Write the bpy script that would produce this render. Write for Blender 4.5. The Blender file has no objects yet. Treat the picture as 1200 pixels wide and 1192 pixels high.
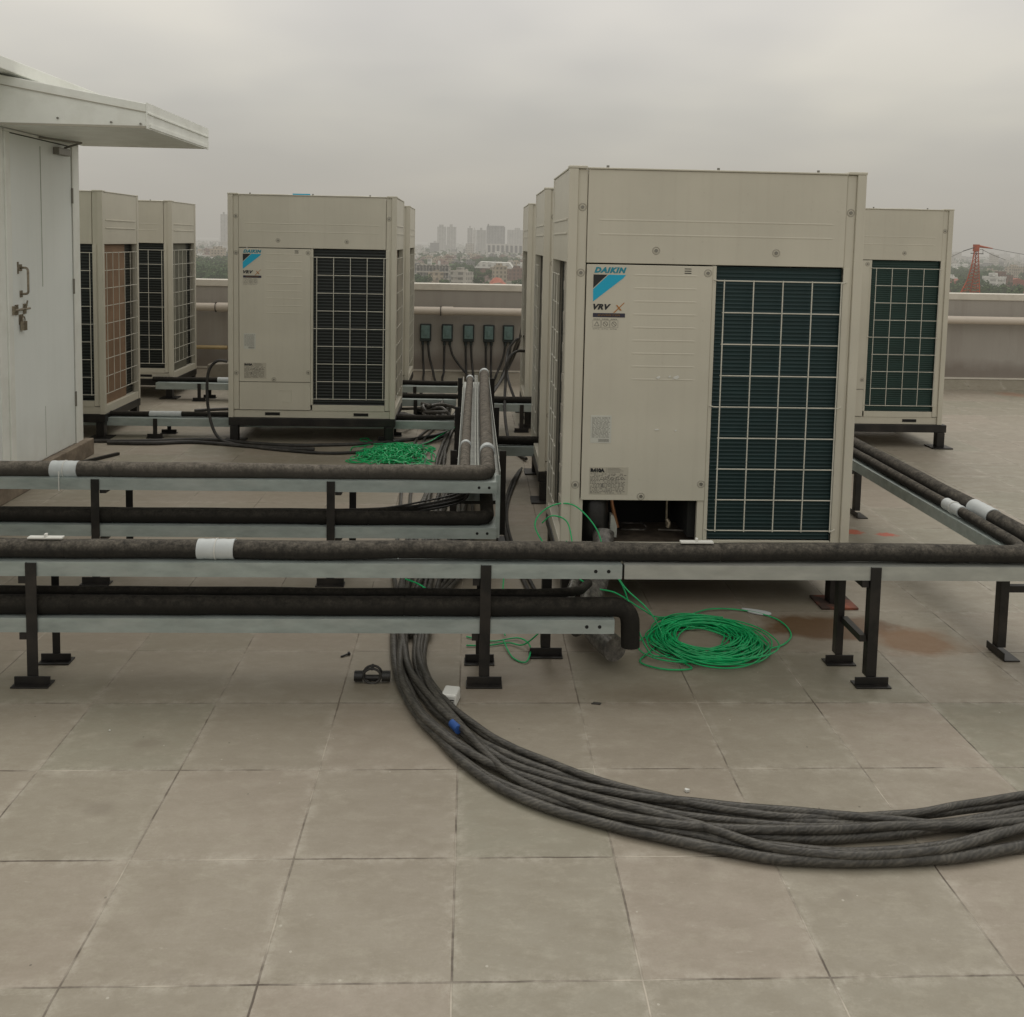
import bpy, bmesh, math, random
from mathutils import Vector, Matrix, noise
random.seed(7)
S = bpy.context.scene
COL = S.collection
R = math.radians

# ------------------------------------------------------------------ materials
def new_mat(name):
    m = bpy.data.materials.new(name); m.use_nodes = True
    nt = m.node_tree
    for n in list(nt.nodes): nt.nodes.remove(n)
    out = nt.nodes.new('ShaderNodeOutputMaterial')
    b = nt.nodes.new('ShaderNodeBsdfPrincipled')
    nt.links.new(b.outputs[0], out.inputs[0])
    return m, nt, b, out

class N:
    """small helper to write node maths"""
    def __init__(s, nt): s.nt = nt
    def new(s, t, **k):
        n = s.nt.nodes.new(t)
        for a, v in k.items(): setattr(n, a, v)
        return n
    def link(s, a, b): s.nt.links.new(a, b)
    def put(s, sock, v):
        if isinstance(v, bpy.types.NodeSocket): s.link(v, sock)
        elif v is not None: sock.default_value = v
    def math(s, op, a, b=None, c=None, clamp=False):
        n = s.new('ShaderNodeMath', operation=op, use_clamp=clamp)
        s.put(n.inputs[0], a)
        if b is not None: s.put(n.inputs[1], b)
        if c is not None: s.put(n.inputs[2], c)
        return n.outputs[0]
    def mix(s, f, a, b, mode='MIX'):
        n = s.new('ShaderNodeMix', data_type='RGBA', blend_type=mode)
        s.put(n.inputs[0], f); s.put(n.inputs[6], a); s.put(n.inputs[7], b)
        return n.outputs[2]
    def ramp(s, f, stops):
        n = s.new('ShaderNodeValToRGB'); el = n.color_ramp.elements
        while len(el) < len(stops): el.new(0.5)
        for e, (p, c) in zip(el, stops):
            e.position = p; e.color = (c, c, c, 1) if not hasattr(c, '__len__') else (*c, 1)
        s.put(n.inputs[0], f); return n.outputs[0]
    def noise(s, vec, scale, detail=4, rough=.55):
        n = s.new('ShaderNodeTexNoise'); n.inputs['Scale'].default_value = scale
        n.inputs['Detail'].default_value = detail; n.inputs['Roughness'].default_value = rough
        if vec is not None: s.link(vec, n.inputs['Vector'])
        return n.outputs[0]
    def scaled(s, vec, v):
        n = s.new('ShaderNodeVectorMath', operation='MULTIPLY'); s.link(vec, n.inputs[0]); n.inputs[1].default_value = v
        return n.outputs[0]
    def obj(s): return s.new('ShaderNodeTexCoord').outputs['Object']
    def pos(s): return s.new('ShaderNodeNewGeometry').outputs['Position']
    def bump(s, h, strength, dist, bsdf):
        n = s.new('ShaderNodeBump'); n.inputs['Strength'].default_value = strength; n.inputs['Distance'].default_value = dist
        s.link(h, n.inputs['Height']); s.link(n.outputs[0], bsdf.inputs['Normal'])

def c4(c): return (c[0], c[1], c[2], 1)

def mat(name, c, rough=.6, metal=0., var=.12, scale=9., dirt=None, dirt_amt=0., dirt_scale=5., bump=0., bscale=60., spec=.5, stretch=(1, 1, 1), world=False):
    m, nt, b, _ = new_mat(name); n = N(nt)
    v = n.pos() if world else n.obj()
    if stretch != (1, 1, 1): v = n.scaled(v, stretch)
    f = n.noise(v, scale)
    dark = tuple(x * (1 - var) for x in c); lite = tuple(min(1, x * (1 + var)) for x in c)
    col = n.mix(n.ramp(f, [(.3, 0.), (.7, 1.)]), c4(dark), c4(lite))
    if dirt is not None:
        g = n.noise(v, dirt_scale, 6, .65)
        col = n.mix(n.math('MULTIPLY', n.ramp(g, [(.45, 0.), (.68, 1.)]), dirt_amt), col, c4(dirt))
    n.link(col, b.inputs['Base Color'])
    b.inputs['Roughness'].default_value = rough; b.inputs['Metallic'].default_value = metal
    b.inputs['Specular IOR Level'].default_value = spec
    if bump: n.bump(n.noise(v, bscale, 4), bump, .004, b)
    return m

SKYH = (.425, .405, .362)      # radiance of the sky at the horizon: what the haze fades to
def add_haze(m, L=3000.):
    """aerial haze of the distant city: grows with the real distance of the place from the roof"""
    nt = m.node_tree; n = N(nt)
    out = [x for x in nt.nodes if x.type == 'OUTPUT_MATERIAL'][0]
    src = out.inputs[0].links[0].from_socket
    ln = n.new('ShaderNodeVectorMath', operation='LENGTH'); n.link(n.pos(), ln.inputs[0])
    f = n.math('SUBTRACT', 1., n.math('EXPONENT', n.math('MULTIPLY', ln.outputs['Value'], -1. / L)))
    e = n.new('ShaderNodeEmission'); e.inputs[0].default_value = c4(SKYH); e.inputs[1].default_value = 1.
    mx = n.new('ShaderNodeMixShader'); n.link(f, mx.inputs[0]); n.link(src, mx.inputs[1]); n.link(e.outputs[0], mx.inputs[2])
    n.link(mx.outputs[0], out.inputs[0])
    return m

M = {}
BEIGE = (.585, .555, .462)
def panel_mat(name, c):
    m, nt, b, _ = new_mat(name); n = N(nt); o = n.obj()
    f = n.noise(o, 2.2, 5)
    col = n.mix(n.ramp(f, [(.3, 0.), (.7, 1.)]), c4([x * .93 for x in c]), c4([x * 1.05 for x in c]))
    # dust streaks running down the sheet metal
    st = n.noise(n.scaled(o, (22, 22, .9)), 1.5, 4)
    col = n.mix(n.math('MULTIPLY', n.ramp(st, [(.52, 0.), (.75, 1.)]), .09), col, c4((.36, .31, .25)))
    sp = n.noise(o, 60, 3)
    col = n.mix(n.math('MULTIPLY', n.ramp(sp, [(.66, 0.), (.74, 1.)]), .14), col, c4((.3, .26, .2)))
    n.link(col, b.inputs['Base Color']); b.inputs['Roughness'].default_value = .42
    b.inputs['Specular IOR Level'].default_value = .35
    n.bump(n.math('ADD', n.noise(o, 2.6, 2), n.math('MULTIPLY', n.noise(o, 200, 2), .004)), .35, .02, b)
    return m
M['panel'] = panel_mat('ivory_sheet_metal', BEIGE)
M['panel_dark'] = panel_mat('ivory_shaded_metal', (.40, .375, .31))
M['seam'] = mat('seam_shadow', (.05, .047, .04), .8)
M['screw'] = mat('screw_metal', (.25, .24, .21), .4, .7)
M['wire'] = mat('ivory_wire', (.62, .60, .52), .45)
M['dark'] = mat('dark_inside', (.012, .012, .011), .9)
M['steel'] = mat('black_painted_steel', (.010, .009, .008), .42, 0, .3, 14, (.05, .04, .032), .4, 7, .15, 90)
M['rust'] = mat('rusty_plate', (.05, .03, .022), .8, 0, .3, 30, (.30, .08, .04), .9, 9)
M['galv'] = mat('galvanised_sheet', (.36, .41, .39), .5, .35, .16, 26, (.50, .52, .49), .5, 9, .05, 80, stretch=(.35, 1, 1))
M['galv2'] = mat('galvanised_sheet_pale', (.43, .44, .40), .5, .3, .12, 26, (.30, .32, .30), .4, 9, .05, 80, stretch=(.35, 1, 1))
M['tape'] = mat('white_tape', (.52, .55, .55), .45, 0, .05, 30)
M['white'] = mat('white_plastic', (.66, .66, .62), .4, 0, .05)
M['pvc'] = mat('cream_pipe', (.62, .55, .47), .45, 0, .08, 3, (.35, .3, .24), .25, 3)
M['yellow'] = mat('ochre_pipe', (.5, .38, .2), .5)
M['rubber'] = mat('black_rubber', (.018, .017, .015), .55, 0, .3, 20, (.09, .08, .07), .5, 12)
M['black_plastic'] = mat('black_plastic', (.012, .012, .011), .35, 0, .2, 30, (.07, .06, .05), .3, 18)
M['switchbox'] = mat('grey_green_plastic', (.14, .215, .205), .45, 0, .15, 40)
M['switchdark'] = mat('dark_plastic_frame', (.025, .035, .035), .5)
M['blue'] = mat('blue_plastic', (.03, .09, .3), .4)
M['copper'] = mat('copper_tube', (.45, .22, .12), .35, .8)
M['foil'] = mat('clear_film_wrap', (.15, .14, .125), .25, .3, .45, 60, (.05, .05, .05), .8, 25, .6, 50)
M['steel_bright'] = mat('worn_steel_fitting', (.30, .26, .20), .4, .8, .25, 50)
M['concrete'] = mat('concrete_block', (.30, .27, .22), .85, 0, .15, 14, (.16, .13, .1), .5, 7, .3, 60)
M['plinth'] = mat('brown_mortar_plinth', (.17, .135, .10), .9, 0, .25, 16, (.34, .28, .21), .5, 9, .5, 50)

def foam_mat(name, c, dust, amt):
    m, nt, b, _ = new_mat(name); n = N(nt); o = n.pos()
    f = n.noise(n.scaled(o, (1, 1, 1)), 34, 8, .75)
    f2 = n.noise(n.scaled(o, (1, 1, 1)), 120, 5, .75)
    nor = n.new('ShaderNodeNewGeometry').outputs['Normal']
    sep = n.new('ShaderNodeSeparateXYZ'); n.link(nor, sep.inputs[0])
    up = n.ramp(sep.outputs[2], [(.0, .15), (.75, 1.)])
    d = n.math('MULTIPLY', n.ramp(f, [(.36, .12), (.64, 1.)]), n.ramp(f2, [(.34, .35), (.62, 1.)]))
    col = n.mix(n.math('MULTIPLY', n.math('MULTIPLY', d, up), amt), c4(c), c4(dust))
    n.link(col, b.inputs['Base Color']); b.inputs['Roughness'].default_value = .85
    b.inputs['Specular IOR Level'].default_value = .2
    n.bump(f2, .5, .003, b)
    return m
M['foam'] = foam_mat('dusty_foam_insulation', (.020, .019, .017), (.185, .165, .135), .9)
M['foam_dark'] = foam_mat('clean_foam_insulation', (.014, .013, .011), (.085, .075, .06), .6)
M['foam_pale'] = foam_mat('dusty_foam_insulation_pale', (.055, .05, .043), (.26, .23, .19), .95)

def cable_mat():
    m, nt, b, _ = new_mat('wrapped_cable_sleeve'); n = N(nt)
    uv = n.new('ShaderNodeTexCoord').outputs['UV']
    sep = n.new('ShaderNodeSeparateXYZ'); n.link(uv, sep.inputs[0])
    # helical wrap: u runs round the cable (0..1), v along it in metres
    ph = n.math('ADD', n.math('MULTIPLY', sep.outputs[0], 7.), n.math('MULTIPLY', sep.outputs[1], 38.))
    o = n.pos()
    ph = n.math('ADD', ph, n.math('MULTIPLY', n.noise(o, 8, 5), 9.))
    fr = n.math('SINE', n.math('MULTIPLY', ph, 6.2832))
    st = n.math('MULTIPLY_ADD', fr, .5, .5)
    f = n.noise(o, 26, 5, .7)
    d = n.math('MULTIPLY', n.ramp(f, [(.3, .15), (.7, 1.)]), n.ramp(st, [(.1, .55), (.9, 1.)]))
    col = n.mix(d, c4((.012, .011, .0095)), c4((.115, .106, .088)))
    n.link(col, b.inputs['Base Color']); b.inputs['Roughness'].default_value = .48
    n.bump(n.math('ADD', st, n.math('MULTIPLY', f, .5)), .22, .002, b)
    return m
M['cable'] = cable_mat()

def green_mat():
    m, nt, b, _ = new_mat('green_wire_sleeve'); n = N(nt)
    f = n.noise(n.pos(), 12, 2)
    n.link(n.mix(f, c4((.0, .20, .06)), c4((.012, .56, .18))), b.inputs['Base Color'])
    b.inputs['Roughness'].default_value = .38
    return m
M['green'] = green_mat()

def coil_mat(name, c, line, period, lamt):
    m, nt, b, _ = new_mat(name); n = N(nt); o = n.obj()
    sep = n.new('ShaderNodeSeparateXYZ'); n.link(o, sep.inputs[0])
    w = n.math('MULTIPLY_ADD', n.math('SINE', n.math('MULTIPLY', sep.outputs[2], 6.2832 / period)), .5, .5)
    w = n.math('POWER', w, 2.5)
    fine = n.math('MULTIPLY_ADD', n.math('SINE', n.math('MULTIPLY', sep.outputs[0], 6.2832 / .0032)), .5, .5)
    f = n.noise(n.scaled(o, (1, 1, 6)), 5, 5)
    col = n.mix(n.math('MULTIPLY', w, lamt), c4(c), c4(line))
    col = n.mix(n.ramp(f, [(.35, .0), (.8, .4)]), col, c4([x * 2.0 for x in c]))
    col = n.mix(n.math('MULTIPLY', fine, .2), col, c4((.004, .01, .01)))
    n.link(col, b.inputs['Base Color']); b.inputs['Roughness'].default_value = .42; b.inputs['Metallic'].default_value = .25
    n.bump(w, .5, .004, b)
    return m
M['coil_teal'] = coil_mat('teal_condenser_fins', (.006, .025, .027), (.021, .051, .049), .0165, .5)
M['coil_green'] = coil_mat('green_condenser_fins', (.008, .032, .026), (.022, .052, .044), .0165, .5)
M['coil_black'] = coil_mat('black_condenser_fins', (.005, .007, .007), (.050, .060, .054), .0235, .85)
M['inner_brown'] = mat('brown_inner_sheet', (.30, .19, .115), .7, 0, .15, 4, (.12, .08, .05), .4, 3)
M['inner_olive'] = mat('olive_inner_sheet', (.17, .165, .125), .7, 0, .2, 4, (.07, .07, .05), .5, 3)
M['inner_pale'] = mat('pale_inner_sheet', (.36, .335, .28), .6, 0, .12, 4)

M['l_cyan'] = mat('cyan_print', (.005, .40, .62), .4, 0, .02)
M['l_teal'] = mat('teal_print', (.01, .24, .33), .4, 0, .02)
M['l_black'] = mat('black_print', (.012, .014, .016), .4, 0, .02)
M['l_navy'] = mat('navy_print', (.03, .028, .05), .4, 0, .02)
M['l_orange'] = mat('ochre_print', (.42, .17, .03), .4, 0, .02)
M['l_brown'] = mat('brown_print', (.14, .075, .03), .4, 0, .02)
M['l_grey'] = mat('grey_print', (.20, .19, .165), .5, 0, .05)
M['l_pale'] = mat('pale_sticker', (.56, .56, .50), .5, 0, .04)
M['l_beige'] = mat('beige_sticker', (.47, .44, .36), .5, 0, .04)

def wall_white():
    m, nt, b, _ = new_mat('white_painted_cabin_sheet'); n = N(nt); o = n.pos()
    f = n.noise(o, 1.6, 4)
    col = n.mix(n.ramp(f, [(.3, 0.), (.7, 1.)]), c4((.82, .86, .83)), c4((.87, .90, .87)))
    st = n.noise(n.scaled(o, (14, 14, .8)), 1.4, 5)
    col = n.mix(n.math('MULTIPLY', n.ramp(st, [(.5, 0.), (.78, 1.)]), .08), col, c4((.45, .45, .38)))
    sep = n.new('ShaderNodeSeparateXYZ'); n.link(o, sep.inputs[0])
    low = n.ramp(sep.outputs[2], [(.05, 1.), (.45, 0.)])
    col = n.mix(n.math('MULTIPLY', low, n.math('MULTIPLY', n.noise(o, 9, 5), .45)), col, c4((.33, .29, .22)))
    n.link(col, b.inputs['Base Color']); b.inputs['Roughness'].default_value = .38
    n.bump(n.noise(o, 5, 3), .12, .01, b)
    return m
M['cabin'] = wall_white()
M['trim'] = mat('white_metal_trim', (.86, .875, .82), .4, 0, .03, 6, (.5, .48, .4), .22, 5, world=True)

def parapet_mat():
    m, nt, b, _ = new_mat('grey_render_parapet'); n = N(nt); o = n.pos()
    f = n.noise(o, 1.1, 6, .6)
    col = n.mix(n.ramp(f, [(.3, 0.), (.7, 1.)]), c4((.34, .315, .28)), c4((.39, .362, .325)))
    st = n.noise(n.scaled(o, (5, 5, .5)), 1.6, 6)
    col = n.mix(n.math('MULTIPLY', n.ramp(st, [(.5, 0.), (.8, 1.)]), .5), col, c4((.27, .235, .205)))
    sep = n.new('ShaderNodeSeparateXYZ'); n.link(o, sep.inputs[0])
    low = n.ramp(n.math('SUBTRACT', sep.outputs[2], n.math('MULTIPLY', n.noise(o, 4, 5), .22)), [(.08, 1.), (.22, 0.)])
    col = n.mix(n.math('MULTIPLY', low, .55), col, c4((.16, .125, .10)))
    n.link(col, b.inputs['Base Color']); b.inputs['Roughness'].default_value = .8
    n.bump(n.noise(o, 30, 5), .25, .004, b)
    return m
M['parapet'] = parapet_mat()
M['coping'] = mat('cream_coping_paint', (.66, .62, .54), .6, 0, .08, 3, (.36, .32, .26), .35, 5, world=True)

def floor_mat(sloped=False):
    m, nt, b, _ = new_mat('roof_tiles_skirting' if sloped else 'roof_tiles'); n = N(nt); o = n.pos()
    sep = n.new('ShaderNodeSeparateXYZ'); n.link(o, sep.inputs[0])
    X, Y = sep.outputs[0], sep.outputs[1]
    T = .4
    wob = n.math('MULTIPLY_ADD', n.noise(o, 14, 4), .004, -.002)
    def dist(c):
        u = n.math('ADD', n.math('DIVIDE', c, T), 1000.5)
        fr = n.math('FRACT', u)
        return n.math('MULTIPLY', n.math('ABSOLUTE', n.math('SUBTRACT', fr, .5)), T), n.math('FLOOR', n.math('SUBTRACT', u, .5))
    dx, ix = dist(n.math('ADD', X, wob)); dy, iy = dist(n.math('ADD', Y, wob))
    d = n.math('MINIMUM', dx, dy)
    groove = n.ramp(n.math('DIVIDE', d, .01), [(.14, 1.), (.30, 0.)])
    halo = n.ramp(n.math('DIVIDE', d, .04), [(.1, 1.), (.9, 0.)])
    # tile colour differs a little from tile to tile
    cmb = n.new('ShaderNodeCombineXYZ'); n.link(ix, cmb.inputs[0]); n.link(iy, cmb.inputs[1])
    wn = n.new('ShaderNodeTexWhiteNoise', noise_dimensions='3D'); n.link(cmb.outputs[0], wn.inputs['Vector'])
    base = n.mix(wn.outputs['Value'], c4((.250, .238, .180)), c4((.328, .276, .224)))
    big = n.noise(o, .9, 5, .6)
    base = n.mix(n.ramp(big, [(.3, 0.), (.7, .5)]), base, c4((.335, .31, .245)))
    dirt = n.noise(n.scaled(o, (1, 1.6, 1)), 6.5, 8, .78)
    base = n.mix(n.ramp(dirt, [(.42, 0.), (.72, .5)]), base, c4((.21, .18, .13)))
    dust = n.noise(n.scaled(o, (1, 1.8, 1)), 11, 7, .75)
    base = n.mix(n.ramp(dust, [(.50, 0.), (.70, .38)]), base, c4((.43, .40, .32)))
    gr = n.noise(o, 160, 3, .6)
    base = n.mix(n.ramp(gr, [(.35, .0), (.75, .22)]), base, c4((.22, .19, .15)))
    # small dark blots
    vo = n.new('ShaderNodeTexVoronoi'); vo.inputs['Scale'].default_value = 3.1; n.link(o, vo.inputs['Vector'])
    blot = n.math('MULTIPLY', n.ramp(n.math('ADD', vo.outputs['Distance'], n.math('MULTIPLY', n.noise(o, 30, 4), .08)), [(.07, 1.), (.13, 0.)]), .3)
    base = n.mix(blot, base, c4((.15, .12, .09)))
    # scattered grit
    vg = n.new('ShaderNodeTexVoronoi'); vg.inputs['Scale'].default_value = 26; n.link(o, vg.inputs['Vector'])
    gs = n.new('ShaderNodeSeparateColor'); n.link(vg.outputs['Color'], gs.inputs[0])
    grit = n.math('MULTIPLY', n.math('LESS_THAN', vg.outputs['Distance'], .085), n.math('GREATER_THAN', gs.outputs[0], .9))
    base = n.mix(n.math('MULTIPLY', grit, .65), base, n.mix(n.math('GREATER_THAN', gs.outputs[1], .55), c4((.50, .47, .40)), c4((.08, .065, .05))))
    # long scuffs and pale mortar smears
    scf = n.noise(n.scaled(o, (2.2, 7, 1)), 6, 7, .8)
    base = n.mix(n.ramp(scf, [(.60, 0.), (.70, .35)]), base, c4((.52, .48, .41)))
    # pale grout smears beside the joints
    sm = n.noise(o, 16, 6, .75)
    base = n.mix(n.math('MULTIPLY', halo, n.ramp(sm, [(.46, 0.), (.62, .42)])), base, c4((.52, .48, .41)))
    # joints: dark where open, pale where still filled
    jn = n.noise(o, 4.0, 5, .6)
    jcol = n.mix(n.ramp(jn, [(.42, 0.), (.62, 1.)]), c4((.060, .042, .030)), c4((.50, .45, .37)))
    jf = n.math('MULTIPLY', groove, .85)
    base = n.mix(jf, base, jcol)
    def spot(cx, cy, rx, ry, col, amt, lo, hi, ns=6.):
        nonlocal base
        ux = n.math('DIVIDE', n.math('SUBTRACT', X, cx), rx); uy = n.math('DIVIDE', n.math('SUBTRACT', Y, cy), ry)
        r = n.math('SQRT', n.math('ADD', n.math('MULTIPLY', ux, ux), n.math('MULTIPLY', uy, uy)))
        r = n.math('ADD', r, n.math('MULTIPLY_ADD', n.noise(o, ns, 5, .6), 1.1, -.55))
        base = n.mix(n.math('MULTIPLY', n.ramp(r, [(lo, 1.), (hi, 0.)]), amt), base, c4(col))
    if not sloped:
        # broad uneven shade among the racks and units, painted into the tile colour
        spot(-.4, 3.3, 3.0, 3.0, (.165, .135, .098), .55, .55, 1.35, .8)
        spot(1.50, 1.84, .36, .15, (.115, .062, .026), .9, .62, .9)
        spot(1.80, 1.70, .24, .16, (.19, .10, .04), .85, .5, 1.)
        spot(2.11, 3.13, .10, .09, (.42, .09, .04), .9, .45, .6, 26)
        spot(2.28, 3.08, .11, .06, (.42, .09, .05), .9, .45, .6, 26)
        spot(5.9, 8.1, .25, .3, (.30, .14, .08), .5, .3, .8, 9)
        spot(-.95, .62, .06, .05, (.12, .09, .065), .25, .3, .9, 16)
        spot(-.93, .95, .07, .05, (.12, .09, .065), .25, .3, .9, 16)
        spot(.66, 1.25, .3, .12, (.14, .105, .07), .5, .2, 1.)
    n.link(base, b.inputs['Base Color'])
    rg = n.ramp(dirt, [(.3, .42), (.7, .62)])
    n.link(rg, b.inputs['Roughness']); b.inputs['Specular IOR Level'].default_value = .45
    h = n.math('SUBTRACT', n.math('MULTIPLY', n.noise(o, 90, 4, .7), .18), groove)
    # each tile tilts a hair
    n.bump(h, .5, .003, b)
    return m
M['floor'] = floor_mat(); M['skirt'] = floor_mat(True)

# ------------------------------------------------------------------ mesh builder
class MB:
    def __init__(s): s.v = []; s.f = []; s.uv = {}; s.mi = []; s.m = 0
    def face(s, idx): s.f.append(tuple(idx)); s.mi.append(s.m)
    def box(s, x0, x1, y0, y1, z0, z1):
        b = len(s.v)
        s.v += [(x0,y0,z0),(x1,y0,z0),(x1,y1,z0),(x0,y1,z0),(x0,y0,z1),(x1,y0,z1),(x1,y1,z1),(x0,y1,z1)]
        for q in ((0,3,2,1),(4,5,6,7),(0,1,5,4),(1,2,6,5),(2,3,7,6),(3,0,4,7)): s.face([b+i for i in q])
        return s
    def prism(s, poly, a0, a1, axis='y'):
        """poly of 2D points (x,z) extruded along y; (y,z) along x; (x,y) along z"""
        b = len(s.v); k = len(poly)
        for a in (a0, a1):
            for p in poly:
                s.v.append({'y': (p[0], a, p[1]), 'x': (a, p[0], p[1]), 'z': (p[0], p[1], a)}[axis])
        s.face([b+i for i in range(k)]); s.face([b+k+i for i in reversed(range(k))])
        for i in range(k):
            j = (i+1) % k; s.face([b+j, b+i, b+k+i, b+k+j])
        return s
    def tube(s, path, r, seg=12, closed=False, caps=True, rad=None):
        P = [Vector(p) for p in path]; n = len(P); b = len(s.v)
        up = None; along = 0.
        rings = []
        for i, p in enumerate(P):
            if closed: t = P[(i+1) % n] - P[i-1]
            else: t = P[min(i+1, n-1)] - P[max(i-1, 0)]
            if t.length < 1e-9: t = Vector((0, 0, 1))
            t.normalize()
            if up is None:
                up = Vector((0, 0, 1)) if abs(t.z) < .9 else Vector((1, 0, 0))
            up = up - t * up.dot(t)
            if up.length < 1e-6: up = t.orthogonal()
            up.normalize(); sd = t.cross(up)
            rr = rad[i] if rad else r
            for k in range(seg):
                a = 2*math.pi*k/seg
                s.v.append(tuple(p + (up*math.cos(a) + sd*math.sin(a))*rr))
            rings.append(along)
            if i < n-1: along += (P[i+1]-p).length
        m = n if closed else n-1
        for i in range(m):
            j = (i+1) % n
            for k in range(seg):
                l = (k+1) % seg
                fi = len(s.f)
                s.face((b+i*seg+k, b+i*seg+l, b+j*seg+l, b+j*seg+k))
                v1 = rings[j] if j > i else along
                s.uv[fi] = ((k/seg, rings[i]), ((k+1)/seg, rings[i]), ((k+1)/seg, v1), (k/seg, v1))
        if caps and not closed:
            s.face([b+k for k in reversed(range(seg))]); s.face([b+(n-1)*seg+k for k in range(seg)])
        return s
    def cyl(s, p0, p1, r, seg=14): return s.tube([p0, p1], r, seg)
    def mesh(s, name, mats, smooth=False):
        me = bpy.data.meshes.new(name); me.from_pydata(s.v, [], s.f)
        mats = mats if isinstance(mats, (list, tuple)) else [mats]
        for m in mats: me.materials.append(m)
        if s.uv:
            uvl = me.uv_layers.new(name='UVMap')
            for fi, uvs in s.uv.items():
                p = me.polygons[fi]
                for li, uv in zip(p.loop_indices, uvs): uvl.data[li].uv = uv
        for p, i in zip(me.polygons, s.mi):
            p.material_index = i; p.use_smooth = smooth
        if smooth:
            try: me.set_sharp_from_angle(angle=R(40))
            except Exception: pass
        me.update()
        return me

def link(name, me, parent=None, loc=(0, 0, 0), bev=0.):
    o = bpy.data.objects.new(name, me); COL.objects.link(o)
    if parent is not None: o.parent = parent
    o.location = loc
    if bev:
        bm = o.modifiers.new('edge', 'BEVEL'); bm.width = bev; bm.segments = 2; bm.limit_method = 'ANGLE'
        bm.harden_normals = False
    return o
def build(name, mb, m, parent=None, smooth=False, bev=0., loc=(0, 0, 0)):
    return link(name, mb.mesh(name, m, smooth), parent, loc, bev)
def tag(o, label=None, cat=None, group=None, kind=None):
    if label: o['label'] = label
    if cat: o['category'] = cat
    if group: o['group'] = group
    if kind: o['kind'] = kind
    return o
def thing(name, label, cat, loc=(0, 0, 0), rz=0., group=None):
    o = bpy.data.objects.new(name, None); COL.objects.link(o)
    o.location = loc; o.rotation_euler = (0, 0, rz); o.empty_display_size = .1
    return tag(o, label, cat, group)
def dup(o, parent=None):
    c = o.copy(); COL.objects.link(c)
    if parent is not None: c.parent = parent
    for ch in list(o.children): dup(ch, c)
    return c

def smooth_path(pts, sub=8):
    """Catmull-Rom through the points"""
    P = [Vector(p) for p in pts]; out = []
    for i in range(len(P)-1):
        p0 = P[max(i-1, 0)]; p1 = P[i]; p2 = P[i+1]; p3 = P[min(i+2, len(P)-1)]
        for k in range(sub):
            t = k/sub
            out.append(.5*((2*p1) + (p2-p0)*t + (2*p0-5*p1+4*p2-p3)*t*t + (3*p1-p0-3*p2+p3)*t**3))
    out.append(P[-1]); return out
def bend_path(pts, r, n=8):
    """polyline with rounded corners"""
    P = [Vector(p) for p in pts]; out = [P[0]]
    for i in range(1, len(P)-1):
        a = (P[i-1]-P[i]); c = (P[i+1]-P[i])
        rr = min(r, a.length*.49, c.length*.49)
        a = P[i]+a.normalized()*rr; c = P[i]+c.normalized()*rr
        for k in range(n+1):
            t = k/n; out.append((1-t)**2*a + 2*t*(1-t)*P[i] + t*t*c)
    out.append(P[-1]); return out

def text_mesh(name, txt, size, m, shear=0., bold=0., width=None, space=1.):
    cu = bpy.data.curves.new(name, 'FONT'); cu.body = txt; cu.size = size; cu.shear = shear; cu.offset = bold
    cu.extrude = .0004; cu.resolution_u = 3; cu.space_character = space
    o = bpy.data.objects.new(name, cu); COL.objects.link(o)
    bpy.context.view_layer.update()
    me = bpy.data.meshes.new_from_object(o.evaluated_get(bpy.context.evaluated_depsgraph_get()))
    bpy.data.objects.remove(o); bpy.data.curves.remove(cu)
    xs = [v.co.x for v in me.vertices]; ys = [v.co.y for v in me.vertices]
    x0, x1, y0, y1 = min(xs), max(xs), min(ys), max(ys)
    sx = (width/(x1-x0)) if width else 1.
    for v in me.vertices:
        v.co = Vector(((v.co.x-x0)*sx, -v.co.z, (v.co.y-y0)*(size/(y1-y0))))   # stands upright, faces -Y
    me.materials.clear(); me.materials.append(m); me.name = name
    return me

# ------------------------------------------------------------------ condensing unit
W, D, H = 1.24, .765, 1.657
CACHE = {}
def part(key, name, fn, m, parent, smooth=False, bev=0., loc=(0, 0, 0)):
    k = (key,) + ((m.name,) if not isinstance(m, (list, tuple)) else tuple(x.name for x in m))
    if k not in CACHE:
        r = fn(); CACHE[k] = r if isinstance(r, bpy.types.Mesh) else r.mesh(name, m, smooth)
    return link(name, CACHE[k], parent, loc, bev)

def rib(mb, x0, x1, z, y, h=.006, d=.0012):
    """pressed rib: sloped top, sharp lower lip, ends closed"""
    b = len(mb.v)
    for x, e in ((x0, 1), (x0+.03, 0), (x1-.03, 0), (x1, 1)):
        dd = 0 if e else d
        yb = y+.0010
        mb.v += [(x, yb, z+h*1.6), (x, yb if e else y-dd, z+h*.5), (x, yb if e else y-dd, z+h*.1), (x, yb, z-h*.5)]
    for i in range(3):
        for k in range(3):
            a = b+i*4+k; mb.face((a, a+1, a+5, a+4))

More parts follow.
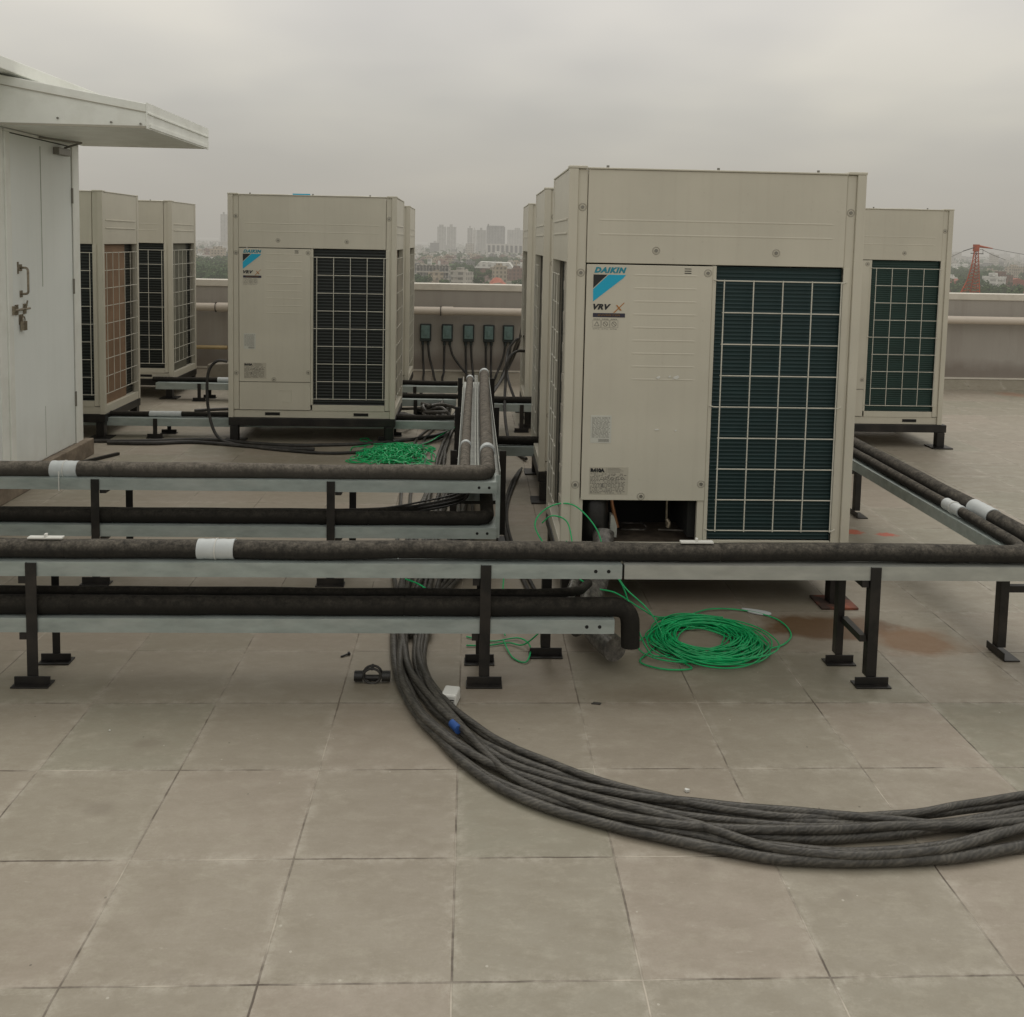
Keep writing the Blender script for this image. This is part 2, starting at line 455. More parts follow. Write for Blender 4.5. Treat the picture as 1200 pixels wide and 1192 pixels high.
def f_case():
    mb = MB()
    mb.box(.04, W-.04, D-.030, D-.012, .03, H-.06)          # rear sheet
    mb.box(.04, W-.04, .05, D-.05, H-.10, H-.02)            # top deck
    mb.box(.605, .622, .012, .5, .10, 1.27)                 # divider beside the coil
    return mb
def f_post(left):
    def f():
        mb = MB(); x0, x1 = (0, .038) if left else (W-.038, W)
        mb.box(x0, x1, 0, .038, 0, H)
        a, c = (.038, .078) if left else (W-.078, W-.038)
        mb.box(a, c, .010, .03, 0.06, H-.002)
        # cap on top
        mb.box((-.002 if left else W-.075), (.075 if left else W+.002), -.002, .06, H, H+.012)
        return mb
    return f
def f_rpost(left):
    def f():
        x0, x1 = (0, .04) if left else (W-.04, W)
        return MB().box(x0, x1, D-.04, D, 0, H).box(x0-.001, x1+.001, D-.042, D+.001, H, H+.008)
    return f
def f_top():
    mb = MB(); mb.box(.080, W-.08, .004, .022, 1.272, H-.002)
    mb.box(.078, W-.078, -.002, .05, H-.001, H+.006)
    rib(mb, .11, W-.11, 1.447, .004); rib(mb, .11, W-.11, 1.388, .004)
    return mb
def f_service():
    mb = MB(); mb.box(.082, .608, .002, .02, .272, 1.266)
    for i in range(9): rib(mb, .262, .565, 1.222-.0545*i, .002, .006, .0011)
    return mb
def f_lower():
    mb = MB(); mb.box(.082, .608, .004, .02, .06, .268)
    mb.box(.37, .47, .002, .006, .205, .209); mb.box(.466, .47, .002, .006, .12, .205); mb.box(.40, .47, .002, .006, .118, .122)
    return mb
def f_base():
    mb = MB(); mb.box(.04, W-.04, .012, .045, 0, .055)
    mb.box(.04, W-.04, D-.05, D-.012, 0, .055); mb.box(.004, .04, .04, D-.04, 0, .06); mb.box(W-.04, W-.004, .04, D-.04, 0, .06)
    mb.box(.62, W-.08, .008, .02, .055, .10)
    mb.box(.04, W-.04, .05, D-.05, .05, .06)
    return mb
def f_slot(x):
    return lambda: MB().box(x, x+.11, .009, .0125, .018, .04)
def f_coil():
    mb = MB(); mb.box(.625, 1.170, .028, .05, .10, 1.266); return mb
def f_coilframe():
    mb = MB(); mb.box(.609, .625, .006, .03, .10, 1.268); mb.box(1.162, 1.19, .006, .03, .06, 1.268); return mb
def f_guard():
    mb = MB(); y = -.008; r = .0026
    zs = [1.208-.1325*i for i in range(9)]; xs = [.655+.1235*i for i in range(5)]
    for i, z in enumerate(zs):
        if i % 4 == 0:
            mb.tube([(.616, .006, z+.003), (.63, y, z), (1.16, y, z), (1.178, .006, z+.003)], r, 6)
        else: mb.tube([(xs[0]-.004, y, z), (xs[-1]+.004, y, z)], r, 6)
    for x in xs: mb.tube([(x, y-.004, zs[0]+.004), (x, y-.004, zs[-1]-.004)], r, 6)
    return mb
def f_side_top(left):
    def f():
        mb = MB(); x0, x1 = (.003, .02) if left else (W-.02, W-.003)
        mb.box(x0, x1, .039, D-.041, 1.272, H-.002)
        xx = x0 if left else x1; s = -1 if left else 1
        for z in (1.447, 1.388): mb.box(*(sorted((xx, xx+s*.004))), .07, D-.07, z, z+.008)
        mb.box(*((x0-.004, x0+.03) if left else (x1-.03, x1+.004)), .038, D-.04, H-.001, H+.006)
        return mb
    return f
def f_side_in(left):
    def f():
        mb = MB(); x0, x1 = (.030, .040) if left else (W-.044, W-.034)
        mb.box(x0, x1, .04, D*.55 if left else D*.70, .06, 1.27)
        if left:
            for i in range(8): mb.box(.024, .031, .09, D*.5, 1.14-.14*i, 1.18-.14*i)
        return mb
    return f
def f_side_dark(left):
    def f():
        mb = MB(); x0, x1 = (.05, .058) if left else (W-.058, W-.05)
        mb.box(x0, x1, D*(.53 if left else .68), D-.04, .06, 1.27); return mb
    return f
def f_side_guard(left):
    def f():
        mb = MB(); x = .004 if left else W-.004; r = .0026
        zs = [1.208-.1325*i for i in range(9)]; ys = [.075+.1225*i for i in range(6)]
        if left: ys = ys[3:]
        for z in zs: mb.tube([(x, .40 if left else .042, z), (x, D-.042, z)], r, 6)
        for y in ys: mb.tube([(x+(-.004 if left else .004), y, zs[0]+.004), (x+(-.004 if left else .004), y, zs[-1]-.004)], r, 6)
        return mb
    return f
def f_fan():
    mb = MB()
    for cx in (.33, .91):
        for rr in (.07, .12, .17, .22, .26):
            mb.tube([(cx+rr*math.cos(a), D/2+rr*math.sin(a), H+.012) for a in [2*math.pi*k/28 for k in range(28)]], .003, 5, closed=True)
        for k in range(6):
            a = math.pi*k/6; mb.tube([(cx-.27*math.cos(a), D/2-.27*math.sin(a), H+.008), (cx+.27*math.cos(a), D/2+.27*math.sin(a), H+.008)], .003, 5)
    return mb
def f_screw():
    mb = MB(); n = 18
    rings = [(.0175, 0), (.015, -.0016), (.0115, .0001), (.0075, .0004)]
    for r, y in rings:
        for k in range(n): a = 2*math.pi*k/n; mb.v.append((r*math.cos(a), y, r*math.sin(a)))
    for i in range(3):
        for k in range(n):
            l = (k+1) % n; mb.face((i*n+k, i*n+l, (i+1)*n+l, (i+1)*n+k))
    mb.m = 1; mb.tube([(0, .001, 0), (0, -.004, 0)], .0072, 10)
    return mb
SERVICE_MARKS = {}
def marks(parent, close):
    """printed and glued marks on the service panel; parent is the panel"""
    y = .0012
    def p(key, fn, m, loc=(0, 0, 0), nm='print'):
        o = part(key, nm, fn, m, parent); o.location = loc; return o
    p('t_brand', lambda: text_mesh('brand_lettering', 'DAIKIN', .024, M['l_teal'], .3, .0015, .134, 1.18), M['l_teal'], (.113, y, 1.231), 'brand_lettering')
    t = .0008
    p('tri_k', lambda: MB().prism([(.110, 1.224), (.168, 1.224), (.110, 1.168)], y-.0002, y+t), M['l_black'], nm='emblem_black_corner')
    p('tri_c', lambda: MB().prism([(.173, 1.224), (.245, 1.224), (.234, 1.210), (.111, 1.112), (.110, 1.163)], y-.0002, y+t), M['l_cyan'], nm='emblem_blue_band')
    p('t_vrv', lambda: text_mesh('series_lettering', 'VRV', .024, M['l_black'], .3, .0014, .074, 1.12), M['l_black'], (.112, y, 1.078), 'series_lettering')
    def fx():
        mb = MB()
        mb.prism([(.196, 1.066), (.202, 1.066), (.243, 1.108), (.240, 1.109)], y-.0002, y+t)
        mb.prism([(.207, 1.098), (.212, 1.099), (.232, 1.076), (.224, 1.076)], y-.0012, y-.0004); return mb
    p('t_x', fx, M['l_orange'], nm='series_cross')
    p('band', lambda: MB().box(.112, .246, y-.0002, y+t, 1.047, 1.064), M['l_navy'], nm='dark_band')
    p('t_inv', lambda: text_mesh('band_lettering', 'INVERTER', .008, M['l_brown'], .2, .0003, .095), M['l_brown'], (.131, y-.0009, 1.0515), 'band_lettering')
    def warn():
        mb = MB()
        for i in range(3):
            x0 = .112+i*.036
            for a, b2, c, d in ((x0, x0+.034, 1.034, 1.0345), (x0, x0+.034, 1.004, 1.0045), (x0, x0+.0006, 1.004, 1.034), (x0+.0334, x0+.034, 1.004, 1.034)):
                mb.box(a, b2, y-.0002, y+t, c, d)
            for q in range(4): mb.box(x0+.003+q*.007, x0+.008+q*.007, y-.0002, y+t, 1.0375, 1.0405)
            for q in range(3): mb.box(x0+.001+q*.010, x0+.009+q*.010, y-.0002, y+t, .997+(q % 2)*.001, .9985+(q % 2)*.001)
            cx = x0+.017; cz = 1.019
            if i == 0:
                tri = [(cx-.010, cz-.008), (cx+.010, cz-.008), (cx, cz+.010)]
                for a in range(3):
                    p0, p1 = tri[a], tri[(a+1) % 3]; mb.tube([(p0[0], y, p0[1]), (p1[0], y, p1[1])], .0009, 4)
            else:
                mb.tube([(cx+.0095*math.cos(k*.4488), y, cz+.0095*math.sin(k*.4488)) for k in range(14)], .0009, 4, closed=True)
                mb.tube([(cx-.006, y, cz+.006), (cx+.006, y, cz-.006)], .0009, 4)
        return mb
    p('warn', warn, M['l_grey'], nm='warning_pictograms')
    p('vent', lambda: MB().box(.490, .518, y-.0002, y+t, 1.243, 1.2465).box(.490, .518, y-.0002, y+t, 1.234, 1.2375).box(.490, .518, y-.0002, y+t, 1.2525, 1.2555), M['l_black'], nm='vent_slots')
    # white data sticker
    st = p('stk', lambda: MB().box(.115, .203, .0008, .0022, .517, .634), M['l_pale'], nm='data_sticker')
    def stx():
        mb = MB(); rr = random.Random(3)
        for i in range(17):
            z = .626-i*.0052; x = .121
            while x < .193:
                w = rr.uniform(.003, .014); mb.box(x, min(x+w, .197), .0002, .001, z-.0018, z); x += w+rr.uniform(.002, .006)
        for i in range(14): mb.box(.150+i*.0032, .1514+i*.0032, .0002, .001, .522, .534)
        return mb
    link('fine_print', CACHE.setdefault('stx', stx().mesh('fine_print', M['l_grey'])), st)
    # refrigerant plate
    pl = p('plate', lambda: MB().box(.116, .280, .0008, .0022, .297, .414), M['l_beige'], nm='refrigerant_plate')
    def plx():
        mb = MB(); rr = random.Random(5)
        for i in range(15):
            z = .386-i*.0058; x = .120
            while x < .262:
                w = rr.uniform(.003, .012)
                if rr.random() < .82: mb.box(x, min(x+w, .276), .0002, .001, z-.003, z)
                x += w+rr.uniform(.002, .005)
        for i in range(4): mb.box(.192, .262-rr.uniform(0, .02), .0002, .001, .4085-i*.0055, .410-i*.0055)
        mb.box(.186, .187, .0002, .001, .388, .412)
        for i in range(5):
            cx = .170+i*.021; mb.tube([(cx+.006*math.cos(k*.7854), .0006, .366+.006*math.sin(k*.7854)) for k in range(8)], .001, 4, closed=True)
        mb.box(.166, .175, 0, .001, .328, .343)
        return mb
    link('fine_print', CACHE.setdefault('plx', plx().mesh('fine_print', M['l_grey'])), pl)
    if 'r410' not in CACHE: CACHE['r410'] = text_mesh('refrigerant_code', 'R410A', .018, M['l_black'], 0, .0014, .060)
    link('refrigerant_code', CACHE['r410'], pl, (.120, .0004, .391))

def make_unit(x0, yf, label, coil='coil_black', inner='inner_olive', opened=False, left_in='inner_pale', detail=True):
    u = thing('condensing_unit', label, 'air conditioner', (x0+W/2, yf+D/2, .185), 0, 'ivory rooftop condensing units')
    L = (-W/2, -D/2, 0)
    def P(key, name, fn, m, par=u, **k):
        return part(key, name, fn, m, par, loc=(L if par is u else (0, 0, 0)), **k)
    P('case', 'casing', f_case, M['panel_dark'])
    P('postl', 'corner_post', f_post(True), M['panel'], bev=.003); P('postr', 'corner_post', f_post(False), M['panel'], bev=.003)
    P('rpostl', 'corner_post', f_rpost(True), M['panel'], bev=.003); P('rpostr', 'corner_post', f_rpost(False), M['panel'], bev=.003)
    tp = P('top', 'top_panel', f_top, M['panel'], bev=.002)
    sp = P('service', 'service_panel', f_service, M['panel'], bev=.002)
    if not opened: P('lower', 'lower_panel', f_lower, M['panel'], bev=.002)
    bf = P('base', 'base_frame', f_base, M['panel'], bev=.002)
    for x in (.27, .93): P('slot%s' % x, 'handling_slot', f_slot(x), M['dark'], bf)
    cf = P('cframe', 'coil_frame', f_coilframe, M['panel'], bev=.0015)
    P('coil', 'coil', f_coil, M[coil])
    P('guard', 'wire_guard', f_guard, M['wire'], smooth=True)
    for left in (True, False):
        k = 'l' if left else 'r'
        P('stop'+k, 'side_panel', f_side_top(left), M['panel'], bev=.0015)
        P('sin'+k, 'inner_sheet', f_side_in(left), M[left_in if left else inner])
        P('sdk'+k, 'side_coil', f_side_dark(left), M['coil_black'])
        P('sg'+k, 'wire_guard', f_side_guard(left), M['wire'], smooth=True)
    P('fan', 'fan_grille', f_fan, M['wire'], smooth=True)
    def screw(par, x, y, z):
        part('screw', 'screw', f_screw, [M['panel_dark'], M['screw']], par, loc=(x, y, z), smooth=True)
    if detail:
        for x in (.368, .872): screw(tp, x, .004, 1.327)
        screw(sp, .588, .002, 1.238); screw(sp, .592, .002, .345); screw(sp, .337, .002, .290)
        for x in (.058,): 
            for z in (1.23, 1.50, .335): screw(cf, x, .010, z)
        screw(cf, W-.058, .010, 1.50)
        marks(sp, True)
    for x in (.16, .62, 1.04):
        part('rivet', 'roof_bolt', lambda: MB().tube([(0, .02, H+.004), (0, .02, H+.016)], .006, 8), M['screw'], tp, loc=(x, 0, 0), smooth=True)
    return u, sp, bf

U1, sp1, bf1 = make_unit(.41, 2.06, 'large ivory condensing unit in the foreground with open lower service hatch and teal coil', 'coil_teal', 'inner_pale', True)
# what shows through the open hatch
def hatch_inside():
    L = (-W/2, -D/2, 0)
    build('hatch_frame', MB().box(.066, .092, .014, .03, .055, .275).box(.580, .608, .008, .03, .055, .275).box(.092, .580, .014, .03, .055, .085), M['panel'], U1, bev=.0015, loc=L)
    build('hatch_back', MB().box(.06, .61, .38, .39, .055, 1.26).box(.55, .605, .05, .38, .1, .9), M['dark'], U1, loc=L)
    c = MB(); c.tube([(.155, .13, .06), (.155, .13, .075), (.155, .13, .235), (.155, .13, .27)], .062, 22, rad=[.064, .066, .066, .045])
    build('compressor', c, M['black_plastic'], U1, True, loc=L)
    c = MB(); c.prism([(.222, .09), (.25, .09), (.25, .14), (.235, .185), (.222, .19)], .07, .11)
    build('grey_bracket', c, M['galv2'], U1, loc=L)
    c = MB(); c.tube(smooth_path([(.16, .12, .32), (.165, .10, .20), (.18, .1, .11)]), .012, 10)
    c.tube(smooth_path([(.225, .12, .34), (.23, .11, .24), (.26, .12, .12)]), .009, 10)
    build('copper_pipe', c, M['copper'], U1, True, loc=L)
    c = MB(); c.tube([(.47, .1, .30), (.47, .1, .20), (.472, .1, .14)], .005, 8); c.tube([(.47, .095, .165), (.48, .09, .15), (.475, .09, .13)], .010, 8)
    build('valve', c, M['steel_bright'], U1, True, loc=L)
    c = MB(); c.tube([(.34+.06*math.cos(a), .2+.06*math.sin(a), .10+.004*math.sin(3*a)) for a in [k*.35 for k in range(18)]], .004, 6)
    c.tube(smooth_path([(.44, .12, .11), (.50, .10, .115), (.57, .12, .105)]), .004, 6)
    build('loose_wire', c, M['foil'], U1, True, loc=L)
    build('inner_tray', MB().box(.09, .60, .03, .37, .062, .068), mat('dirty_inner_tray', (.12, .095, .07), .8, 0, .4, 20), U1, loc=L)
    # torn remains of protective film on the panel
    for (x, z, w, h) in ((.385, .795, .018, .01), (.455, .795, .028, .013), (.385, .575, .02, .005), (.47, .572, .01, .006), (.435, .80, .012, .006)):
        build('film_scrap', MB().prism([(x, z), (x+w*.6, z-h*.3), (x+w, z+h*.4), (x+w*.8, z+h), (x+w*.2, z+h*.5)], -.001, .0015), M['white'], sp1)
hatch_inside()
make_unit(.43, 3.66, 'ivory condensing unit right behind the large foreground one', 'coil_black', 'inner_pale')
make_unit(.47, 5.95, 'farthest ivory condensing unit of the right row near the switches', 'coil_black', 'inner_pale', detail=False)
make_unit(2.45, 5.30, 'ivory condensing unit on low black stand at far right with green coil', 'coil_green', 'inner_pale')
make_unit(-1.785, 5.25, 'ivory condensing unit with black coil between the rooftop cabin and grey switches', 'coil_black', 'inner_brown')
make_unit(-1.81, 7.15, 'ivory condensing unit almost hidden behind the black coil one left of the switches', 'coil_black', 'inner_olive', detail=False)
make_unit(-3.95, 5.30, 'ivory condensing unit beside cabin corner showing brown sheet through side guard', 'coil_black', 'inner_brown', detail=False)
make_unit(-4.01, 7.12, 'ivory condensing unit at back left with olive sheet behind side guard', 'coil_black', 'inner_olive', detail=False)

# ------------------------------------------------------------------ steel stands under the units
def stand(x0, yf, label, plate='steel', ext=0., z1=.183):
    t = thing('steel_stand', label, 'stand', (x0+W/2, yf+D/2, 0), 0, 'black steel stands under the condensing units')
    a, b2, c, d = -W/2, W/2+ext, -D/2+.0, D/2
    mb = MB(); mb.box(a, b2, c, c+.06, z1-.06, z1); mb.box(a, b2, d-.06, d, z1-.06, z1)
    for x in (a, b2-.06, -.03): mb.box(x, x+.06, c+.06, d-.06, z1-.058, z1-.002)
    build('beam', mb, M['steel'], t, bev=.004)
    for x in (a+.01, b2-.07):
        for y in (c+.002, d-.062):
            l = build('leg', MB().box(x, x+.06, y, y+.06, .008, z1-.061), M['steel'], t, bev=.003)
            build('base_plate', MB().box(x-.05, x+.11, y-.045, y+.105, .001, .010), M[plate], l, bev=.001)
    return t
stand(.41, 2.06, 'black stand with rusty base plates under the large foreground unit', 'rust')
stand(.43, 3.66, 'black steel stand under the unit right behind the foreground one')
stand(.47, 5.95, 'black steel stand under the farthest unit of the right row')
stand(2.45, 5.30, 'low black stand of square tube under the far right unit', ext=.04)
stand(-1.785, 5.25, 'black steel stand under the unit with black coil left of centre')
stand(-1.81, 7.15, 'black steel stand under the nearly hidden back unit')
stand(-3.95, 5.30, 'black stand under the unit beside the cabin corner')
stand(-4.01, 7.12, 'black stand under the unit at back left')

# ------------------------------------------------------------------ pipe racks
def channel(mb, p0, p1, w, z, h=.05, up=False, axis='x'):
    """inverted channel tray, top face at z; p0,p1 = (start,end) along axis, w=(lo,hi) across"""
    t = .003
    if axis == 'x':
        a = (lambda x0, x1, y0, y1, z0, z1: mb.box(x0, x1, y0, y1, z0, z1))
    else:
        a = (lambda x0, x1, y0, y1, z0, z1: mb.box(y0, y1, x0, x1, z0, z1))
    lo, hi = w
    if not up:
        a(p0, p1, lo, hi, z-t, z)
    else:
        a(p0, p1, lo+t, hi-t, z-h, z-h+t)
    a(p0, p1, lo-.0005, lo+t, z-h, z-t if not up else z)
    a(p0, p1, hi-t, hi+.0005, z-h, z-t if not up else z)
def tray_holes(mb, x, z, y):
    for dx in (-.075, -.03): mb.tube([(x+dx, y-.0012, z), (x+dx, y-.0002, z)], .0065, 12)

def rack_leg(parent, x, y, top, face=-1, w=.037, foot=.125, feet='x'):
    """angle iron upright with an angle iron foot"""
    mb = MB()
    mb.box(x-w/2, x+w/2, y, y+.004, .03, top); mb.box(x-w/2, x-w/2+.004, y+.004, y+.036, .03, top)
    l = build('leg', mb, M['steel'], parent, bev=.0012)
    f = MB()
    if feet == 'x':
        f.box(x-foot/2, x+foot/2, y-.03, y+.028, .001, .006); f.box(x-foot/2+.003, x+foot/2-.002, y-.006, y-.001, .006, .032)
    else:
        f.box(x-.02, x+.04, y-foot/2, y+foot/2, .001, .006); f.box(x-.026, x-.021, y-foot/2, y+foot/2, .006, .034)
    build('foot', f, M['steel'], l, bev=.001)

# front rack
r1 = thing('pipe_rack', 'two-tier galvanised pipe rack running across the foreground on black legs', 'pipe rack', (0, 0, 0), 0, 'galvanised pipe racks on black legs')
mb = MB(); channel(mb, -3.2, .555, (1.335, 1.50), .428); tr = build('upper_tray', mb, M['galv'], r1)
mb = MB(); tray_holes(mb, .538, .405, 1.335); build('bolt_hole', mb, M['dark'], tr)
mb = MB(); channel(mb, .563, 3.4, (1.335, 1.50), .428); build('upper_tray', mb, M['galv2'], r1)
mb = MB(); channel(mb, -3.2, .534, (1.335, 1.50), .232); tr = build('lower_tray', mb, M['galv'], r1)
mb = MB(); tray_holes(mb, .512, .207, 1.335); build('bolt_hole', mb, M['dark'], tr)
for x, xb in ((-1.452, -1.45), (.083, .068), (1.45, 1.405)):
    rack_leg(r1, x, 1.328, .426); rack_leg(r1, xb+.0, 1.508, .375, w=.027, foot=.11)
    for z in ((.352, .376), (.156, .180)): build('cross_bar', MB().box(x-.045, x-.022, 1.336, 1.506, *z), M['steel'], r1)
rack_leg(r1, .315, 1.565, .375, w=.036)
# second rack (left, behind)
r2 = thing('pipe_rack', 'two-tier galvanised pipe rack at left ending in a corner before the tall pipes', 'pipe rack', (0, 0, 0), 0, 'galvanised pipe racks on black legs')
mb = MB(); channel(mb, -3.4, .146, (2.29, 2.47), .470); tr = build('upper_tray', mb, M['galv'], r2)
mb = MB(); tray_holes(mb, .14, .445, 2.29); build('bolt_hole', mb, M['dark'], tr)
mb = MB(); channel(mb, -3.4, .146, (2.29, 2.47), .262); tr = build('lower_tray', mb, M['galv'], r2)
mb = MB(); tray_holes(mb, .135, .237, 2.29); build('bolt_hole', mb, M['dark'], tr)
for x in (-1.61, -.588):
    rack_leg(r2, x, 2.283, .468, w=.036); rack_leg(r2, x+.07, 2.50, .42, w=.032)
    for z in ((.405, .42), (.195, .21)): build('cross_bar', MB().box(x+.018, x+.045, 2.29, 2.50, *z), M['steel'], r2)
# rack running away from the camera
r3 = thing('pipe_rack', 'narrow galvanised rack running away between the units carrying two fat pipes', 'pipe rack', (0, 0, 0), 0, 'galvanised pipe racks on black legs')
mb = MB(); channel(mb, 2.475, 5.55, (-.035, .165), .475, axis='y', up=True, h=.045); build('upper_tray', mb, M['galv2'], r3)
mb = MB(); channel(mb, 2.75, 5.55, (-.035, .165), .262, axis='y'); build('lower_tray', mb, M['galv'], r3)
build('corner_angle', MB().box(.140, .160, 2.30, 2.304, .215, .50), M['galv'], r3)
for y in (2.93, 4.2, 5.5):
    for x in (-.06, .192):
        rack_leg(r3, x, y, .47, w=.034, feet='y', foot=.12)
    for z in ((.400, .425), (.19, .214)): build('cross_bar', MB().box(-.043, .175, y+.005, y+.03, *z), M['steel'], r3)
# right rack running away
r4 = thing('pipe_rack', 'galvanised rack at right running away beside the large foreground unit', 'pipe rack', (0, 0, 0), 0, 'galvanised pipe racks on black legs')
mb = MB(); channel(mb, 1.52, 5.2, (2.035, 2.235), .428, axis='y'); build('upper_tray', mb, M['galv'], r4)
for y in (1.575, 3.43, 5.0):
    for x in (2.062, 2.262):
        rack_leg(r4, x, y, .378 if x < 2.2 else .43, w=.034, feet='y', foot=.12)
    build('cross_bar', MB().box(2.08, 2.245, y+.005, y+.03, .245, .27), M['steel'], r4)
# low cross racks by the units
def low_rack(x0, x1, y, z, label, legs=()):
    t = thing('pipe_rack', label, 'pipe rack', (0, 0, 0), 0, 'galvanised pipe racks on black legs')
    mb = MB(); channel(mb, x0, x1, (y, y+.16), z, h=.06); build('tray', mb, M['galv'], t)
    for x in legs:
        rack_leg(t, x, y-.008, z-.002, w=.032, foot=.12); rack_leg(t, x+.05, y+.168, z-.002, w=.03, foot=.12)
    return t
low_rack(-2.9, -.10, 5.36, .15, 'low galvanised rack passing beneath the unit left of centre', (-2.36, -.62))
low_rack(-2.9, -.10, 7.02, .165, 'low galvanised rack far back passing left of the pipes', (-2.5, -.5))
low_rack(-.95, -.10, 6.28, .165, 'short low rack crossing among the tangled cables', (-.45,))
low_rack(.20, .50, 4.15, .225, 'short low rack from the tall pipes to the unit behind the foreground one')
low_rack(.20, .60, 5.75, .225, 'short low rack from the tall pipes to the farthest right row unit', (.44,))

# ------------------------------------------------------------------ insulated pipes
def wob(path, amp=.002, f=3.):
    return [Vector(p)+Vector((0, noise.noise(Vector(p)*f)*amp*2, noise.noise(Vector(p)*f+Vector((9, 3, 1)))*amp)) for p in path]
def seg_line(p0, p1, step=.08):
    p0, p1 = Vector(p0), Vector(p1); n = max(2, int((p1-p0).length/step)); return [p0.lerp(p1, i/n) for i in range(n+1)]
def pipe(name, label, pts, r, m, bend=.05, seg=20, group='insulated refrigerant pipes on the racks', amp=.004):
    bp = bend_path(pts, bend) if len(pts) > 2 else [Vector(p) for p in pts]
    path = []; seams = []
    for a, b2 in zip(bp, bp[1:]):
        s = seg_line(a, b2) if (b2-a).length > .12 else [a, b2]
        path += s if not path else s[1:]
    # butt joints of the foam lengths
    q = []
    for i, p in enumerate(path):
        if len(path) > 20 and i % 14 == 9 and i+1 < len(path) and (path[i+1]-p).length > .06:
            t = (path[i+1]-p).normalized(); q += [p-t*.004, p, p+t*.004]; seams.append(len(q)-2)
        else: q.append(p)
    path = wob(q, amp)
    rad = [(.92 if i in seams else 1.)*r*(1+.05*noise.noise(Vector(p)*5)+.03*noise.noise(Vector(p)*23)) for i, p in enumerate(path)]
    mb = MB(); mb.tube(path, r, seg, rad=rad)
    t = build(name, mb, m, None, True)
    return tag(t, label, 'pipe', group)
P1 = pipe('insulated_pipe', 'thick dusty insulated pipe on top of the foreground rack', [(-3.2, 1.375, .460), (3.4, 1.375, .464)], .031, M['foam'])
pipe('insulated_pipe', 'thin insulated pipe behind the thick one on the foreground rack top', [(-3.2, 1.448, .449), (2.068, 1.448, .452), (2.068, 1.7, .454), (2.072, 3.0, .454), (2.078, 5.0, .454)], .0215, M['foam'], .1)
pipe('insulated_pipe', 'clean black insulated pipe on the lower foreground tray turning down at a bend', [(-3.2, 1.375, .263), (.594, 1.375, .264), (.598, 1.372, .122)], .0335, M['foam_dark'], .062, amp=.0015)
pipe('insulated_pipe', 'thin black pipe lying behind on the lower foreground tray', [(-3.2, 1.44, .288), (.30, 1.44, .286), (.43, 1.50, .272), (.5, 1.8, .19)], .017, M['foam_dark'], .12)
pipe('insulated_pipe', 'thick insulated pipe along the top of the left rack turning onto the receding rack', [(-3.4, 2.34, .498), (.105, 2.34, .498), (.105, 2.8, .518), (.112, 4.2, .518), (.125, 5.48, .518), (.125, 5.56, .49), (.125, 5.60, .2)], .0345, M['foam_pale'], .05)
pipe('insulated_pipe', 'thinner insulated pipe lying left on the receding rack top', [(.0, 2.37, .505), (.0, 2.6, .51), (.006, 4.0, .512), (.016, 5.20, .512), (.016, 5.28, .48), (.016, 5.3, .2)], .0245, M['foam_pale'], .05)
pipe('insulated_pipe', 'dark insulated pipe on the lower tray of the left rack turning away', [(-3.4, 2.335, .293), (.105, 2.335, .293), (.105, 2.9, .296), (.112, 5.4, .296)], .0315, M['foam_dark'], .05)
pipe('insulated_pipe', 'thin dark pipe rising from the left rack lower tray to the receding one', [(-3.4, 2.41, .288), (-.55, 2.41, .290), (-.2, 2.42, .308), (.0, 2.6, .31), (.01, 3.1, .29), (.012, 5.3, .288)], .019, M['foam_dark'], .15)
pipe('insulated_pipe', 'fat insulated pipe on the right rack running away', [(2.142, 1.50, .464), (2.14, 3.0, .464), (2.135, 5.2, .464)], .034, M['foam'])
pipe('insulated_pipe', 'black insulated pipe on the low rack under the unit left of centre', [(-2.95, 5.42, .172), (-.1, 5.42, .172)], .02, M['foam_dark'])
pipe('insulated_pipe', 'black insulated pipe on the far back low rack', [(-2.95, 7.1, .188), (-.1, 7.1, .188)], .022, M['foam_dark'])
pipe('insulated_pipe', 'black pipe on the short low rack among the cables', [(-.95, 6.36, .186), (-.1, 6.36, .186), (.03, 6.2, .20)], .02, M['foam_dark'], .1)
pipe('insulated_pipe', 'black insulated stub pipe entering the unit behind the foreground one', [(.19, 4.21, .255), (.55, 4.21, .255)], .028, M['foam_dark'])
pipe('insulated_pipe', 'black insulated stub pipe entering the farthest right row unit', [(.19, 5.82, .25), (.6, 5.82, .25)], .026, M['foam_dark'])
pipe('insulated_pipe', 'film wrapped pipe coming down from the open hatch onto the floor', [(.60, 2.12, .30), (.58, 2.0, .16), (.50, 1.80, .10), (.50, 1.62, .075), (.56, 1.47, .07)], .045, M['foil'], .12, amp=.01)
pipe('insulated_pipe', 'thin film wrapped pipe beside the fatter one below the open hatch', [(.50, 2.12, .24), (.47, 1.95, .15), (.42, 1.80, .11), (.44, 1.64, .06)], .022, M['foil'], .1, amp=.01)
# thin copper lines between the two fat pipes
for dx, w_ in ((.048, 'left'), (.062, 'right')):
    mb = MB(); mb.tube(wob(seg_line((dx, 2.5, .492), (dx+.008, 5.5, .492), .1), .006, 2.), .0048, 8)
    tag(build('thin_tube', mb, M['galv2'], None, True), 'bare thin tube between the two fat pipes, the %s one of two' % w_, 'tube', 'thin bare tubes on the receding rack')

